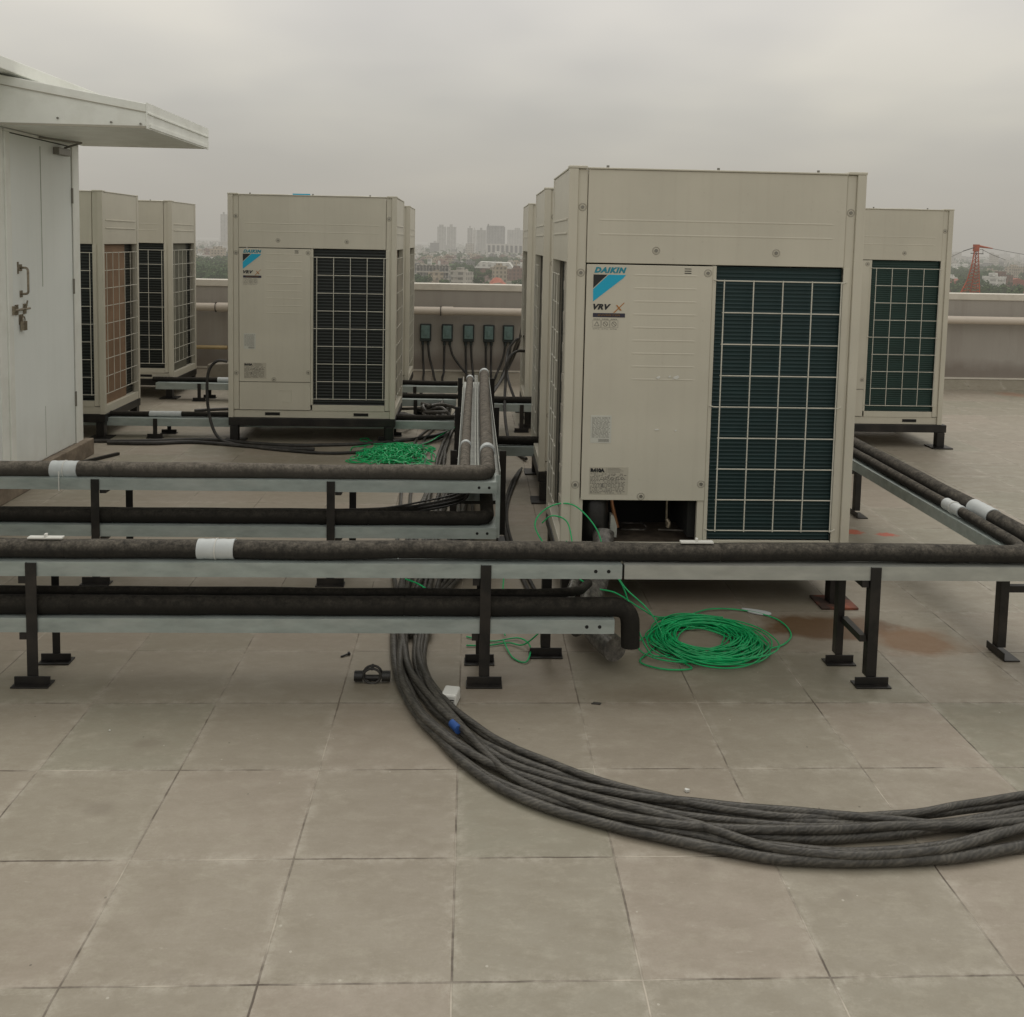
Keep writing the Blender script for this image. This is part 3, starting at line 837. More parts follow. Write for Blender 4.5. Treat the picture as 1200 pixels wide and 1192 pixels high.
def band(axis, c, a0, a1, r, label, tie=True):
    mb = MB(); n = 10
    pts = []
    for i in range(n+1):
        a = a0+(a1-a0)*i/n
        pts.append({'x': (a, c[0], c[1]), 'y': (c[0], a, c[1])}[axis])
    mb.tube(pts, r, 24, rad=[r+.0008*math.sin(i*2.1) for i in range(n+1)])
    t = thing('tape_band', label, 'tape', (0, 0, 0), 0, 'white tape bands round the pipes')
    build('tape', mb, M['tape'], t, True)
    if tie:
        a = (a0+a1)/2
        ring = [({'x': (a, c[0]+(r+.002)*math.cos(k*.5236), c[1]+(r+.002)*math.sin(k*.5236)), 'y': (c[0]+(r+.002)*math.cos(k*.5236), a, c[1]+(r+.002)*math.sin(k*.5236))}[axis]) for k in range(12)]
        build('cable_tie', MB().tube(ring, .0022, 5, closed=True), M['white'], t, True)
    return t
band('x', (1.375, .463), -.906, -.782, .0342, 'white tape band with tie on the foreground rack pipe')
bt = band('x', (2.34, .498), -1.815, -1.700, .0372, 'white tape band on the left rack pipe near the cabin')
build('cable_tie', MB().box(-1.766, -1.762, 2.284, 2.287, .415, .50), M['white'], bt)
band('y', (.107, .518), 2.68, 2.73, .0372, 'white band round the right fat pipe nearest the bend', False)
band('y', (.001, .511), 2.84, 2.875, .0272, 'white band round the left fat pipe on the receding rack', False)
band('y', (.125, .518), 5.40, 5.47, .0372, 'white band at the far end of the right fat pipe', False)
band('y', (.016, .512), 5.14, 5.20, .0272, 'white band at the far end of the left fat pipe', False)
band('y', (2.141, .464), 1.82, 1.97, .0366, 'white band on the fat pipe of the right rack', False)
band('y', (2.069, .4545), 1.93, 2.06, .0255, 'white band on the thinner pipe of the right rack')
band('x', (5.42, .173), -2.42, -2.18, .0215, 'white band on the low pipe between cabin and unit', False)
band('x', (7.1, .189), -2.35, -2.2, .0235, 'white band on the far back low pipe', False)
# white tie-mount plates sitting on the pipe
for x, l in ((.822, 'small white plastic plate on the pipe before the open hatch'), (-1.42, 'small white plastic plate on the pipe at far left')):
    mb = MB(); mb.box(x-.058, x+.058, 1.365, 1.39, .4960, .5015); mb.box(x-.004, x+.004, 1.37, 1.385, .5015, .512)
    tag(build('plastic_plate', mb, M['white'], None, bev=.001), l, 'plate', 'white plates on the foreground pipe')
tag(build('plastic_plate', MB().box(-1.75, -1.68, 2.50, 2.53, .472, .478), M['white'], None, bev=.001), 'small white plastic plate on the left rack close to the cabin plinth', 'plate')

# ------------------------------------------------------------------ thick cable bundle
outer = [(-.09, 6.0), (-.15, 5.66), (-.19, 4.9), (-.21, 4.1), (-.265, 3.37), (-.265, 2.64), (-.268, 2.09), (-.258, 1.695), (-.219, 1.37), (-.140, 1.097), (-.062, .95), (.021, .804), (.152, .650), (.372, .518), (.58, .434), (.781, .37), (.988, .352), (1.206, .362), (1.443, .402), (1.8, .50), (2.2, .7)]
inner = [(.02, 6.0), (.01, 5.66), (.01, 4.9), (.005, 4.1), (-.01, 3.37), (-.05, 2.64), (-.10, 2.09), (-.135, 1.695), (-.13, 1.437), (-.052, 1.19), (.06, .985), (.150, .880), (.257, .790), (.482, .652), (.724, .575), (.946, .540), (1.201, .538), (1.38, .56), (1.557, .595), (1.8, .66), (2.2, .85)]
def lerp2(t, wig, i):
    n = len(outer); pts = []
    for k in range(n):
        a = Vector(outer[k]); b2 = Vector(inner[k])
        tt = t + wig*math.sin(k*.9+i*1.7)*.16
        tt = min(1., max(0., tt)); q = a.lerp(b2, tt)
        pts.append(q)
    return pts
cable_spec = [(0., 0, .0135), (.13, .5, .0118), (.29, .7, .0120), (.47, .8, .0128), (.63, .7, .0115), (.82, .5, .0120), (1., 0, .0115), (.38, 1.3, .0122), (.72, 1.2, .0115), (.20, 1.4, .0115), (.92, .6, .0105)]
names = ['outermost thick cable of the bundle curving over the tiles', 'second thick cable from the outside of the curving bundle', 'third thick cable from the outside of the curving bundle', 'fourth thick cable from the outside, in the middle of the bundle', 'thick cable just inside the middle of the curving bundle', 'thick cable next to the innermost one of the bundle', 'innermost thick cable of the bundle, nearest the racks', 'thick cable riding on top of the bundle and crossing the others', 'second cable riding on top, towards the inner side of the bundle', 'third cable riding on top, towards the outer side of the bundle', 'thin cable riding on the innermost strands of the bundle']
for i, (t, wg, r) in enumerate(cable_spec):
    q = lerp2(t, wg, i); top = i >= 7
    P3 = []
    for k, p in enumerate(q):
        z = r + (.021 + .004*math.sin(k*1.3+i) if top else .0) + (.004*(1+math.sin(k*1.9+i*2.2)) if 0 < i < 7 else 0)
        P3.append((p.x, p.y, z+.002))
    path = smooth_path(P3, 12)
    path = [p+Vector((noise.noise(p*6+Vector((i, 0, 0)))*.006, noise.noise(p*6+Vector((0, i, 4)))*.006, 0)) for p in path]
    mb = MB(); mb.tube(path, r, 14, rad=[r*(1+.06*noise.noise(p*9)) for p in path])
    tag(build('thick_cable', mb, M['cable'], None, True), names[i], 'cable', 'thick grey-black cables in one curving bundle')

def wire_obj(name, pts, r, m, label, cat='cable', group=None, sub=10, seg=8):
    mb = MB(); mb.tube(smooth_path(pts, sub), r, seg)
    return tag(build(name, mb, M[m], None, True), label, cat, group)
mb = MB(); mb.prism([(-.06, -.02), (.07, -.015), (.05, .02), (-.05, .025)], 0, .012, 'z')
so = build('blue_scrap', mb, M['l_cyan'], None); so.location = (-1.262, 5.33, 1.848)
tag(so, 'small blue scrap lying on top of the unit left of centre', 'scrap')
# thinner black cables
g = 'black cables lying loose on the roof'
wire_obj('black_cable', [(-1.80, 5.29, .60), (-1.88, 5.28, .60), (-1.94, 5.27, .50), (-1.93, 5.24, .25), (-1.86, 5.2, .06), (-1.71, 5.12, .012), (-1.32, 4.93, .012), (-.89, 4.86, .012), (-.42, 5.10, .012), (-.18, 5.45, .02), (-.1, 5.8, .02)], .011, 'rubber', 'black cable leaving the side of the left centre unit and lying on the floor', group=g)
wire_obj('black_cable', [(-2.78, 5.16, .012), (-2.44, 5.18, .012), (-1.95, 5.26, .012), (-1.6, 5.16, .012), (-1.24, 5.10, .012), (-.7, 5.2, .012), (-.3, 5.45, .012), (-.1, 5.75, .02)], .013, 'rubber', 'black cable on the floor starting at the cabin corner', group=g)
wire_obj('black_cable', [(-2.62, 5.10, .015), (-2.30, 5.10, .015), (-2.0, 5.16, .012), (-1.5, 5.02, .012), (-1.1, 4.97, .012)], .014, 'rubber', 'short thick black cable piece with cut end near the cabin plinth', group=g)
wire_obj('black_cable', [(-2.35, 6.35, .03), (-2.1, 6.5, .02), (-1.8, 6.45, .02), (-1.4, 6.3, .02)], .014, 'rubber', 'black cable on the floor between the two back left units', group=g)
wire_obj('black_cable', [(.36, 4.4, .012), (.29, 4.05, .012), (.235, 3.6, .012), (.215, 3.2, .012), (.228, 2.8, .012), (.255, 2.5, .012), (.30, 2.1, .012)], .010, 'rubber', 'black cable bowing across the tiles right of the receding rack', group=g)
wire_obj('black_cable', [(.375, 4.45, .014), (.31, 4.05, .014), (.252, 3.6, .014), (.232, 3.2, .014), (.248, 2.8, .014), (.28, 2.5, .014), (.33, 2.1, .014)], .008, 'rubber', 'thinner black cable beside the bowed one right of the receding rack', group=g)
wire_obj('black_cable', [(-1.2, 6.9, .03), (-.8, 6.6, .1), (-.45, 6.35, .12), (-.2, 6.1, .06), (-.1, 5.8, .03)], .012, 'rubber', 'black cable arcing over the tangle behind the left centre unit', group=g)
wire_obj('black_cable', [(-1.2, 6.6, .04), (-.8, 6.45, .05), (-.5, 6.3, .08), (-.15, 6.3, .10)], .012, 'cable', 'grey cable arcing low over the tangle behind the left centre unit', group=g)
wire_obj('black_cable', [(.475, 6.1, .62), (.40, 6.05, .62), (.33, 6.0, .55), (.31, 5.95, .35), (.30, 5.6, .15), (.33, 5.1, .02), (.42, 4.7, .02)], .012, 'rubber', 'black cable arching out of the farthest right row unit', group=g)
wire_obj('black_cable', [(.50, 7.0, .63), (.44, 7.0, .62), (.36, 6.95, .5), (.36, 6.7, .3), (.46, 6.4, .05), (.50, 6.2, .02)], .012, 'rubber', 'black cable hanging in a loop by the last switch', group=g)
wire_obj('black_cable', [(.48, 6.6, .70), (.46, 7.3, .55), (.40, 7.6, .3), (.25, 7.2, .10), (.1, 6.6, .05)], .014, 'rubber', 'black cable crossing behind the loop near the last switch', group=g)
wire_obj('black_cable', [(.52, 7.4, .72), (.50, 7.7, .5), (.44, 7.9, .3), (.3, 7.6, .10), (.12, 7.1, .05)], .014, 'rubber', 'black cable dropping close to the parapet by the last switch', group=g)
# tangle of grey sleeves under/behind the left rack end
tg = random.Random(12)
lab = ['lowest', 'left', 'right', 'top', 'front', 'rear', 'middle']
for i in range(7):
    cx, cy = -.33+tg.uniform(-.14, .14), 6.15+tg.uniform(-.25, .3)
    pts = [(cx+tg.uniform(-.16, .16), cy+tg.uniform(-.3, .3), tg.uniform(.03, .16)) for _ in range(7)]
    pts.append((-.06-.02*i, 5.75, .03))
    wire_obj('grey_cable', pts, .014, 'cable', 'grey sleeved cable in the tangle behind the left centre unit, %s strand' % lab[i], group='tangled grey cable loops', sub=8)

# strands running back over the floor beside the bundle
side = ['leftmost', 'second from left', 'third from left', 'fourth from left', 'rightmost']
for i, xo in enumerate((-.37, -.31, -.02, .02, .06)):
    wire_obj('floor_cable', [(xo*.6-.05, 5.95, .012), (xo-.02, 5.3, .012), (xo+.03*math.sin(i*2), 4.6, .012), (xo-.02, 3.9, .012), (xo+.02*math.cos(i), 3.2, .012), (xo*.8-.03, 2.5, .013), (xo*.35-.13, 2.0, .03), (-.2+.02*i, 1.7, .04)], .0095, 'cable', 'thin dusty cable on the floor beside the thick bundle behind the racks, %s' % side[i], group='thin floor cables beside the bundle')
# small cables on the lower tray fan
for i in range(4):
    wire_obj('black_cable', [(-.75, 2.40, .285+.004*i), (-.4, 2.41, .290+.007*i), (-.15, 2.44, .305+.014*i), (.0, 2.52, .325+.014*i), (.03+.01*i, 2.8, .33)], .0045, 'rubber', '%s thin black cable of the fan rising at the left rack corner' % ('lowest', 'second', 'third', 'topmost')[i], group='thin cables fanning up at the rack corner')

# green wires
def coil_obj(label, cx, cy, R0, loops, r, seed, squash=1., messy=.03, zmax=.06, m='green'):
    rr = random.Random(seed); pts = []
    n = loops*16
    ox = oy = 0
    for k in range(n):
        a = k/16*2*math.pi
        if k % 16 == 0:
            tx, ty = rr.gauss(0, messy), rr.gauss(0, messy*.9); tr = R0*(1-abs(rr.gauss(0, .17))+.06); tz = .006+zmax*rr.random()*.7; ph = rr.random()*6.28; el = rr.gauss(0, .07)
        w = .14
        ox += (tx-ox)*w; oy += (ty-oy)*w
        if k == 0: cr, cz = tr, tz
        cr += (tr-cr)*w; cz += (tz-cz)*w
        rad = cr*(1+el*math.sin(2*a+ph))
        pts.append((cx+ox+rad*math.cos(a), cy+oy+rad*math.sin(a)*squash, max(.004, cz+.006*math.sin(a*1.3+ph))))
    mb = MB(); mb.tube(smooth_path(pts, 3), r, 6)
    t = build('green_wire_coil', mb, M[m], None, True)
    return tag(t, label, 'wire coil', 'coils of green wire')
coil_obj('round coil of bright green wire on the tiles before the foreground unit', .945, 1.685, .183, 54, .0029, 4, 1.0, .040, .03)
def mess_obj():
    rr = random.Random(21); pts = []
    cx, cy = -.50, 4.80; x, y = cx, cy; a = 0
    for k in range(1500):
        a += rr.gauss(.30, .42); st = .038
        x += math.cos(a)*st; y += math.sin(a)*st
        x += (cx-x)*.045; y += (cy-y)*.028
        if abs(x-cx) > .34: x = cx+(.34 if x > cx else -.34)
        d = math.hypot((x-cx)/.34, (y-cy)/.5)
        pts.append((x, y, .006+max(0, 1-d)*.075*rr.random()))
    mb = MB(); mb.tube(smooth_path(pts, 2), .0038, 5)
    tag(build('green_wire_coil', mb, M['green'], None, True), 'messy heap of green wire on the floor in front of the left centre unit', 'wire coil', 'coils of green wire')
mess_obj()
g = 'loose green wires'
wire_obj('green_wire', [(-1.0, 4.45, .006), (-.85, 4.38, .008), (-.72, 4.5, .008), (-.5, 4.42, .02), (-.3, 4.52, .02), (-.08, 4.45, .01), (-.02, 4.7, .01)], .004, 'green', 'green wire straying around the front of the messy heap', 'wire', g)
wire_obj('green_wire', [(-.5, 4.9, .02), (-.3, 5.2, .02), (-.2, 5.35, .05), (-.1, 5.6, .06), (-.05, 5.8, .05)], .004, 'green', 'green wire leading back from the messy heap', 'wire', g)
wire_obj('green_wire', [(1.16, 1.60, .01), (1.25, 1.66, .006), (1.31, 1.76, .006), (1.30, 1.90, .006), (1.20, 1.99, .006), (1.05, 2.0, .01), (.92, 1.93, .006), (.80, 1.90, .006)], .003, 'green', 'green wire loop straying right of the round coil', 'wire', g)
wire_obj('green_wire', [(.43, 2.0, .30), (.44, 1.95, .20), (.52, 1.85, .16), (.62, 1.86, .13), (.72, 1.82, .08), (.80, 1.86, .03), (.95, 1.95, .006), (1.08, 1.92, .006)], .003, 'green', 'green wire from the film wrapped pipe over to the round coil', 'wire', g)
wire_obj('green_wire', [(.40, 1.70, .27), (.45, 1.72, .31), (.53, 1.70, .31), (.60, 1.62, .26), (.64, 1.55, .15), (.70, 1.52, .03), (.78, 1.55, .01)], .003, 'green', 'green wire arching over the dark elbow beside the rack end', 'wire', g)
wire_obj('green_wire', [(.62, 1.98, .2), (.66, 1.86, .15), (.74, 1.78, .09), (.78, 1.68, .02), (.72, 1.60, .006), (.66, 1.50, .006), (.74, 1.44, .006), (.84, 1.45, .006), (.78, 1.53, .01)], .003, 'green', 'green wire curling on the floor right of the elbow', 'wire', g)
wire_obj('green_wire', [(.36, 2.0, .25), (.30, 2.05, .35), (.36, 2.08, .42), (.46, 2.04, .44), (.55, 1.96, .36), (.58, 1.9, .24)], .003, 'green', 'green wire looping up over the corner post of the foreground unit', 'wire', g)
wire_obj('green_wire', [(.33, 2.05, .36), (.37, 2.02, .40), (.43, 2.0, .38), (.45, 1.95, .3)], .003, 'green', 'short green wire loop low at the foreground unit corner', 'wire', g)
wire_obj('green_wire', [(.32, 1.60, .10), (.24, 1.62, .02), (.18, 1.66, .008), (.10, 1.64, .006), (.02, 1.64, .006)], .003, 'green', 'green wire lying behind the middle leg of the front rack', 'wire', g)
wire_obj('green_wire', [(.02, 1.72, .006), (.12, 1.68, .006), (.22, 1.70, .01), (.26, 1.60, .02), (.24, 1.50, .006), (.19, 1.54, .006), (.16, 1.66, .02)], .003, 'green', 'dark green wire loop between two legs of the front rack', 'wire', g)
wire_obj('green_wire', [(-.25, 2.2, .06), (-.18, 2.1, .07), (-.12, 2.0, .06), (-.08, 1.85, .04)], .0035, 'green', 'green wire crossing the thick cables behind the front rack', 'wire', g)
wire_obj('green_wire', [(.20, 2.3, .18), (.17, 2.0, .12), (.16, 1.8, .04), (.17, 1.72, .01)], .0025, 'green', 'thin green wire hanging left of the film wrapped pipe', 'wire', g)

# ------------------------------------------------------------------ small things on the floor
f = thing('pipe_fitting', 'black plastic pipe clamp lying on the tiles left of the cables', 'pipe fitting', (-.305, 1.35, 0))
mb = MB(); mb.tube([(-.062, 0, .022), (-.034, 0, .022)], .017, 18); mb.tube([(.034, 0, .022), (.062, 0, .022)], .017, 18)
build('socket', mb, M['black_plastic'], f, True)
mb = MB()
for k in range(8): mb.tube([(-.06+.0036*k, 0, .022), (-.058+.0036*k, 0, .022)], .0185, 16)
for k in range(8): mb.tube([(.034+.0036*k, 0, .022), (.036+.0036*k, 0, .022)], .0185, 16)
build('thread', mb, M['black_plastic'], f)
mb = MB()
for ty in (-.012, .012):
    mb.tube([(.030*math.cos(a), ty, .028+.026*math.sin(a)) for a in [2*math.pi*k/20 for k in range(20)]], .0045, 8, closed=True)
mb.tube([(.0, -.014, .054), (0, .014, .054)], .006, 8); mb.tube([(-.028, 0, .018), (.028, 0, .018)], .009, 8)
build('ring', mb, M['rubber'], f, True)
bx = thing('white_box', 'small white plastic socket box leaning beside the thick cables', 'plastic box', (-.030, 1.20, 0), R(-12))
build('box', MB().box(-.026, .026, -.035, .035, .001, .045), M['white'], bx, bev=.006)
mb = MB(); mb.box(.0, .006, -.0362, -.0348, .012, .02); mb.box(.01, .018, -.0362, -.0348, .012, .022); mb.box(-.004, .02, -.0362, -.0348, .026, .029); build('slot', mb, M['dark'], bx)
mb = MB(); mb.tube([(-.02, 1.0, .035), (.0, .958, .036)], .0135, 14)
tag(build('blue_sleeve', mb, M['blue'], None, True), 'blue plastic sleeve lying among the thick cables', 'sleeve')
mb = MB(); mb.prism([(.098, .775), (.118, .752), (.132, .762), (.108, .788)], .028, .034, 'z')
tag(build('paper_scrap', mb, M['tape'], None), 'white scrap caught in the thick cable bundle', 'scrap')
mb = MB()
sole = [(0.062*math.cos(a)*(1.0), (.021+.006*math.cos(a-.3))*math.sin(a)+.004*math.cos(2*a)) for a in [2*math.pi*k/32 for k in range(32)]]
mb.prism([(x, y) for x, y in sole], 0, .006, 'z')
so = build('shoe_insole', mb, M['tape'], None, bev=.002); so.location = (1.238, 1.985, .002); so.rotation_euler = (0, 0, R(-28))
tag(so, 'white shoe insole lying behind the round green coil', 'insole')
rr = random.Random(2)
for x, y, s, l in ((.648, .682, .007, 'tiny white crumb on the tiles inside the cable curve'), (-1.08, 1.02, .003, 'tiny white speck on the tiles at left')):
    mb = MB(); mb.prism([(x+s*math.cos(a)*rr.uniform(.6, 1.2), y+s*math.sin(a)*rr.uniform(.6, 1.2)) for a in [k*1.047 for k in range(6)]], .001, .001+s, 'z')
    tag(build('crumb', mb, M['white'], None), l, 'debris', 'crumbs on the floor')
mb = MB(); mb.tube([(-.44, 1.545, .004), (-.415, 1.565, .006)], .0035, 8); mb.tube([(-.415, 1.565, .006), (-.411, 1.568, .007)], .007, 8)
tag(build('loose_screw', mb, M['rubber'], None), 'small dark screw lying on a tile joint left of the cables', 'screw')
mb = MB(); mb.prism([(.44, 1.19), (.47, 1.185), (.475, 1.195), (.45, 1.2)], .001, .004, 'z')
tag(build('dark_chip', mb, M['rubber'], None), 'dark chip of debris on a joint in front of the elbow', 'debris')
mb = MB(); mb.box(-2.42, -2.10, 4.50, 4.515, .002, .02)
so = build('steel_offcut', MB().box(-.17, .17, -.012, .012, .002, .02), M['steel'], None); so.location = (-2.50, 4.62, 0); so.rotation_euler = (0, 0, R(62))
tag(so, 'short dark steel offcut on the floor by the cabin plinth', 'offcut')

# ------------------------------------------------------------------ floor, parapet
def grid_sheet(x0, x1, y0, y1, z, nx, ny):
    mb = MB()
    for j in range(ny+1):
        for i in range(nx+1): mb.v.append((x0+(x1-x0)*i/nx, y0+(y1-y0)*j/ny, z))
    for j in range(ny):
        for i in range(nx):
            a = j*(nx+1)+i; mb.face((a, a+1, a+nx+2, a+nx+1))
    return mb
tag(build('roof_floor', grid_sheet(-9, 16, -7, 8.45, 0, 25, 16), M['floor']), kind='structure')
pw = thing('parapet_wall', 'long grey rendered parapet wall with cream coping at the roof edge', 'parapet', (0, 8.6, 0))
px0, px1 = -9, 16
build('wall', MB().box(px0, px1, 0, .16, -.5, .99), M['parapet'], pw)
build('coping', MB().box(px0, px1, -.012, .20, .99, 1.062), M['coping'], pw, bev=.006)
build('skirting', MB().prism([(-.17, .001), (0, .095), (0, -.1), (-.17, -.1)], px0, px1, 'x'), M['skirt'], pw)
build('skirting_lip', MB().box(px0, px1, -.015, .0, .094, .112), M['coping'], pw)
hp = thing('drain_pipe', 'long cream plastic pipe fixed along the parapet wall', 'pipe', (0, 8.5, .77))
build('pipe', MB().tube([(px0, 0, 0), (px1, 0, 0)], .044, 20), M['pvc'], hp, True)
for x in (-2.66, -.24, 2.2, 4.9, 7.4):
    c = build('coupler', MB().tube([(x-.06, 0, 0), (x+.06, 0, 0)], .050, 20), M['pvc'], hp, True)
    build('bracket', MB().tube([(x-.075, .052*math.cos(k*.5236), .052*math.sin(k*.5236)) for k in range(12)], .004, 6, closed=True).box(x-.08, x-.07, .04, .10, -.012, .012), M['steel'], c)

for i, x in enumerate((-.475, -.240, -.008, .212, .425)):
    which = ['leftmost grey-green isolator switch', 'second grey-green isolator switch from the left', 'middle grey-green isolator switch of the five', 'fourth grey-green isolator switch from the left', 'rightmost grey-green isolator switch'][i]+' on the parapet wall'
    s = thing('isolator_switch', which, 'switch', (x*1.01, 8.6, .525), 0, 'isolator switches along the parapet')
    build('box', MB().box(-.062, .062, -.065, 0, -.095, .095), M['switchdark'], s, bev=.008)
    c = build('cover', MB().box(-.046, .046, -.078, -.064, -.062, .082), M['switchbox'], s, bev=.005)
    build('rotary_handle', MB().box(-.012, .012, -.094, -.079, -.026, .030).tube([(0, -.079, 0), (0, -.088, 0)], .026, 16), M['switchbox'], c)
    build('cable_gland', MB().tube([(-.03, -.035, -.095), (-.03, -.035, -.135)], .016, 10).tube([(.03, -.035, -.095), (.03, -.035, -.135)], .016, 10), M['switchdark'], s, True)
    dxs = [(.03, .10, .25), (.0, .28, .35), (.02, .04, .05), (.01, .0, .0), (-.14, -.13, -.2)][i]
    for k, sx in enumerate((-.03, .03)):
        ex = dxs[k]
        build('supply_cable', MB().tube(smooth_path([(sx, -.035, -.13), (sx+ex*.15, -.05, -.26), (sx+ex*.6, -.10, -.42), (sx+ex, -.30, -.505), (sx+ex+dxs[2]*.5, -.8, -.508)], 8), .0125, 8), M['rubber'], s, True)

t = thing('drain_block', 'pale concrete block on the roof floor at the foot of the parapet, back left', 'block', (-2.55, 8.2, 0), 0, 'concrete blocks by the parapet')
build('block', MB().prism([(-.17, 0), (.17, 0), (.13, .22), (-.17, .20)], -.12, .12), M['concrete'], t, bev=.01)
t = thing('drain_block', 'taller pale concrete block next to a smaller one, back left', 'block', (-2.12, 8.2, 0), 0, 'concrete blocks by the parapet')
build('block', MB().prism([(-.2, 0), (.24, 0), (.24, .28), (-.12, .27)], -.14, .12), M['concrete'], t, bev=.01)
mb = MB(); mb.tube([(-3.3, 8.52, .33), (-2.62, 8.52, .33)], .022, 12)
tag(build('ochre_pipe', mb, M['yellow'], None, True), 'thin ochre pipe stub sticking along the parapet at back left', 'pipe')

# ------------------------------------------------------------------ cabin
cb = thing('rooftop_cabin', 'white sheet metal rooftop cabin with door and canopy at the left edge', 'cabin', (-2.65, 0, 0))
CX = -2.65
def cab(name, mb, m, par=cb, bev=0., smooth=False):
    o = build(name, mb, m, par, smooth, bev)
    if par is cb: o.location = (2.65, 0, 0)
    return o
cab('wall', MB().box(-5.6, CX, .6, 4.735, .112, 2.44), M['cabin'])
cab('corner_trim', MB().box(CX-.06, CX+.004, 4.645, 4.740, .112, 2.43).box(CX, CX+.004, 3.615, 3.70, .112, 2.12), M['trim'], bev=.002)
cab('plinth', MB().box(-5.6, -2.597, .5, 4.80, 0, .114), M['plinth'], bev=.006)
dr = cab('door', MB().box(CX, CX+.006, 3.775, 4.605, .12, 2.098), M['cabin'], bev=.001)
seam_m = mat('faint_seam', (.40, .41, .36), .6)
cab('panel_seam', MB().box(CX+.0055, CX+.0085, 4.155, 4.160, 1.20, 2.06), seam_m, dr)
cab('panel_seam', MB().box(CX+.0055, CX+.0075, 4.16, 4.163, .13, .45), seam_m, dr)
cab('door_frame', MB().box(CX, CX+.012, 3.705, 3.765, .114, 2.104).box(CX, CX+.012, 4.615, 4.640, .114, 2.104).box(CX, CX+.012, 3.705, 4.640, 2.105, 2.120), M['trim'], bev=.002)
cab('door_gap', MB().box(CX+.0005, CX+.003, 3.765, 3.775, .12, 2.105).box(CX+.0005, CX+.003, 4.605, 4.615, .12, 2.105).box(CX+.0005, CX+.003, 3.775, 4.605, 2.098, 2.105), M['seam'])
h = MB(); h.tube(bend_path([(CX+.006, 3.87, 1.325), (CX+.05, 3.87, 1.325), (CX+.05, 3.87, 1.17), (CX+.006, 3.87, 1.17)], .02, 5), .007, 8)
h.box(CX+.006, CX+.010, 3.855, 3.885, 1.305, 1.345).box(CX+.006, CX+.010, 3.855, 3.885, 1.15, 1.19)
cab('handle', h, M['steel_bright'], dr, smooth=True)
cab('key_plate', MB().box(CX+.006, CX+.010, 3.83, 3.845, 1.29, 1.36), M['steel_bright'], dr)
h = MB(); h.tube([(CX+.02, 3.76, 1.08), (CX+.02, 3.95, 1.08)], .007, 8).box(CX+.006, CX+.014, 3.79, 3.82, 1.05, 1.11).box(CX+.006, CX+.014, 3.89, 3.92, 1.05, 1.11).box(CX+.012, CX+.026, 3.745, 3.765, 1.055, 1.105)
h.tube([(CX+.02, 3.90, 1.08), (CX+.03, 3.90, 1.13)], .005, 6)
cab('bolt', h, M['steel_bright'], dr)
h = MB(); h.box(CX+.012, CX+.034, 3.84, 3.885, .955, 1.01); h.tube([(CX+.023, 3.848+.015*(1-math.cos(a)), 1.01+.028*math.sin(a)) for a in [math.pi*k/8 for k in range(9)]], .004, 6); h.box(CX+.006, CX+.010, 3.835, 3.89, .99, 1.05)
cab('padlock', h, M['steel_bright'], dr, .002)
for z in (1.78, 1.18, .42): cab('hinge', MB().tube([(CX+.010, 4.610, z-.05), (CX+.010, 4.610, z+.05)], .008, 8), M['screw'], dr, smooth=True)
h = MB(); h.box(CX+.006, CX+.045, 4.34, 4.52, 2.03, 2.075); cl = cab('door_closer', h, M['screw'], dr, .003)
cab('closer_arm', MB().tube([(CX+.03, 4.46, 2.08), (CX+.20, 4.30, 2.10), (CX+.02, 4.12, 2.112)], .007, 6), M['screw'], dr)
# canopy over the door
cn = cab('canopy', MB().prism([(CX+.012, 2.124), (-1.80, 2.124), (-1.80, 2.257), (CX+.012, 2.402)], 3.565, 4.79), M['trim'], bev=.004)
cab('canopy_fascia', MB().box(-1.7995, -1.795, 3.56, 4.795, 2.12, 2.262).box(-1.795, -1.788, 3.60, 4.76, 2.128, 2.148).box(-1.795, -1.788, 3.575, 4.78, 2.200, 2.208), M['trim'], cn)
lip = MB(); lip.prism([(CX+.02, 2.350), (-1.80, 2.212), (-1.80, 2.207), (CX+.02, 2.345)], 3.559, 3.563).prism([(CX+.02, 2.134), (-1.80, 2.134), (-1.80, 2.122), (CX+.02, 2.122)], 3.557, 3.563)
cab('canopy_seam', lip, M['panel_dark'], cn)
cab('roof', MB().prism([(-5.8, 2.60), (-2.50, 2.40), (-2.50, 2.468), (-5.8, 2.70)], .4, 4.95), M['trim'], bev=.004)
cab('canopy_rivet', MB().tube([(-1.99, 3.5625, 2.15), (-1.99, 3.556, 2.15)], .006, 8).tube([(-2.28, 3.5625, 2.165), (-2.28, 3.556, 2.165)], .006, 8).tube([(-1.83, 3.5625, 2.145), (-1.83, 3.556, 2.145)], .006, 8), M['screw'], cn)

# ------------------------------------------------------------------ the city beyond, 30 m below
ZG = -30.
def terrain_mat():
    m, nt, b, _ = new_mat('scrub_and_dust'); n = N(nt); o = n.pos()
    f = n.noise(o, .012, 8, .7); f2 = n.noise(o, .09, 6, .7)
    col = n.mix(n.ramp(f, [(.40, 0.), (.56, 1.)]), c4((.045, .06, .028)), c4((.19, .165, .12)))
    col = n.mix(n.ramp(f2, [(.45, 0.), (.7, .7)]), col, c4((.035, .048, .022)))
    n.link(col, b.inputs['Base Color']); b.inputs['Roughness'].default_value = 1.
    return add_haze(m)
tag(build('terrain', grid_sheet(-9000, 9000, 30, 14000, ZG, 12, 12), terrain_mat()), kind='structure')

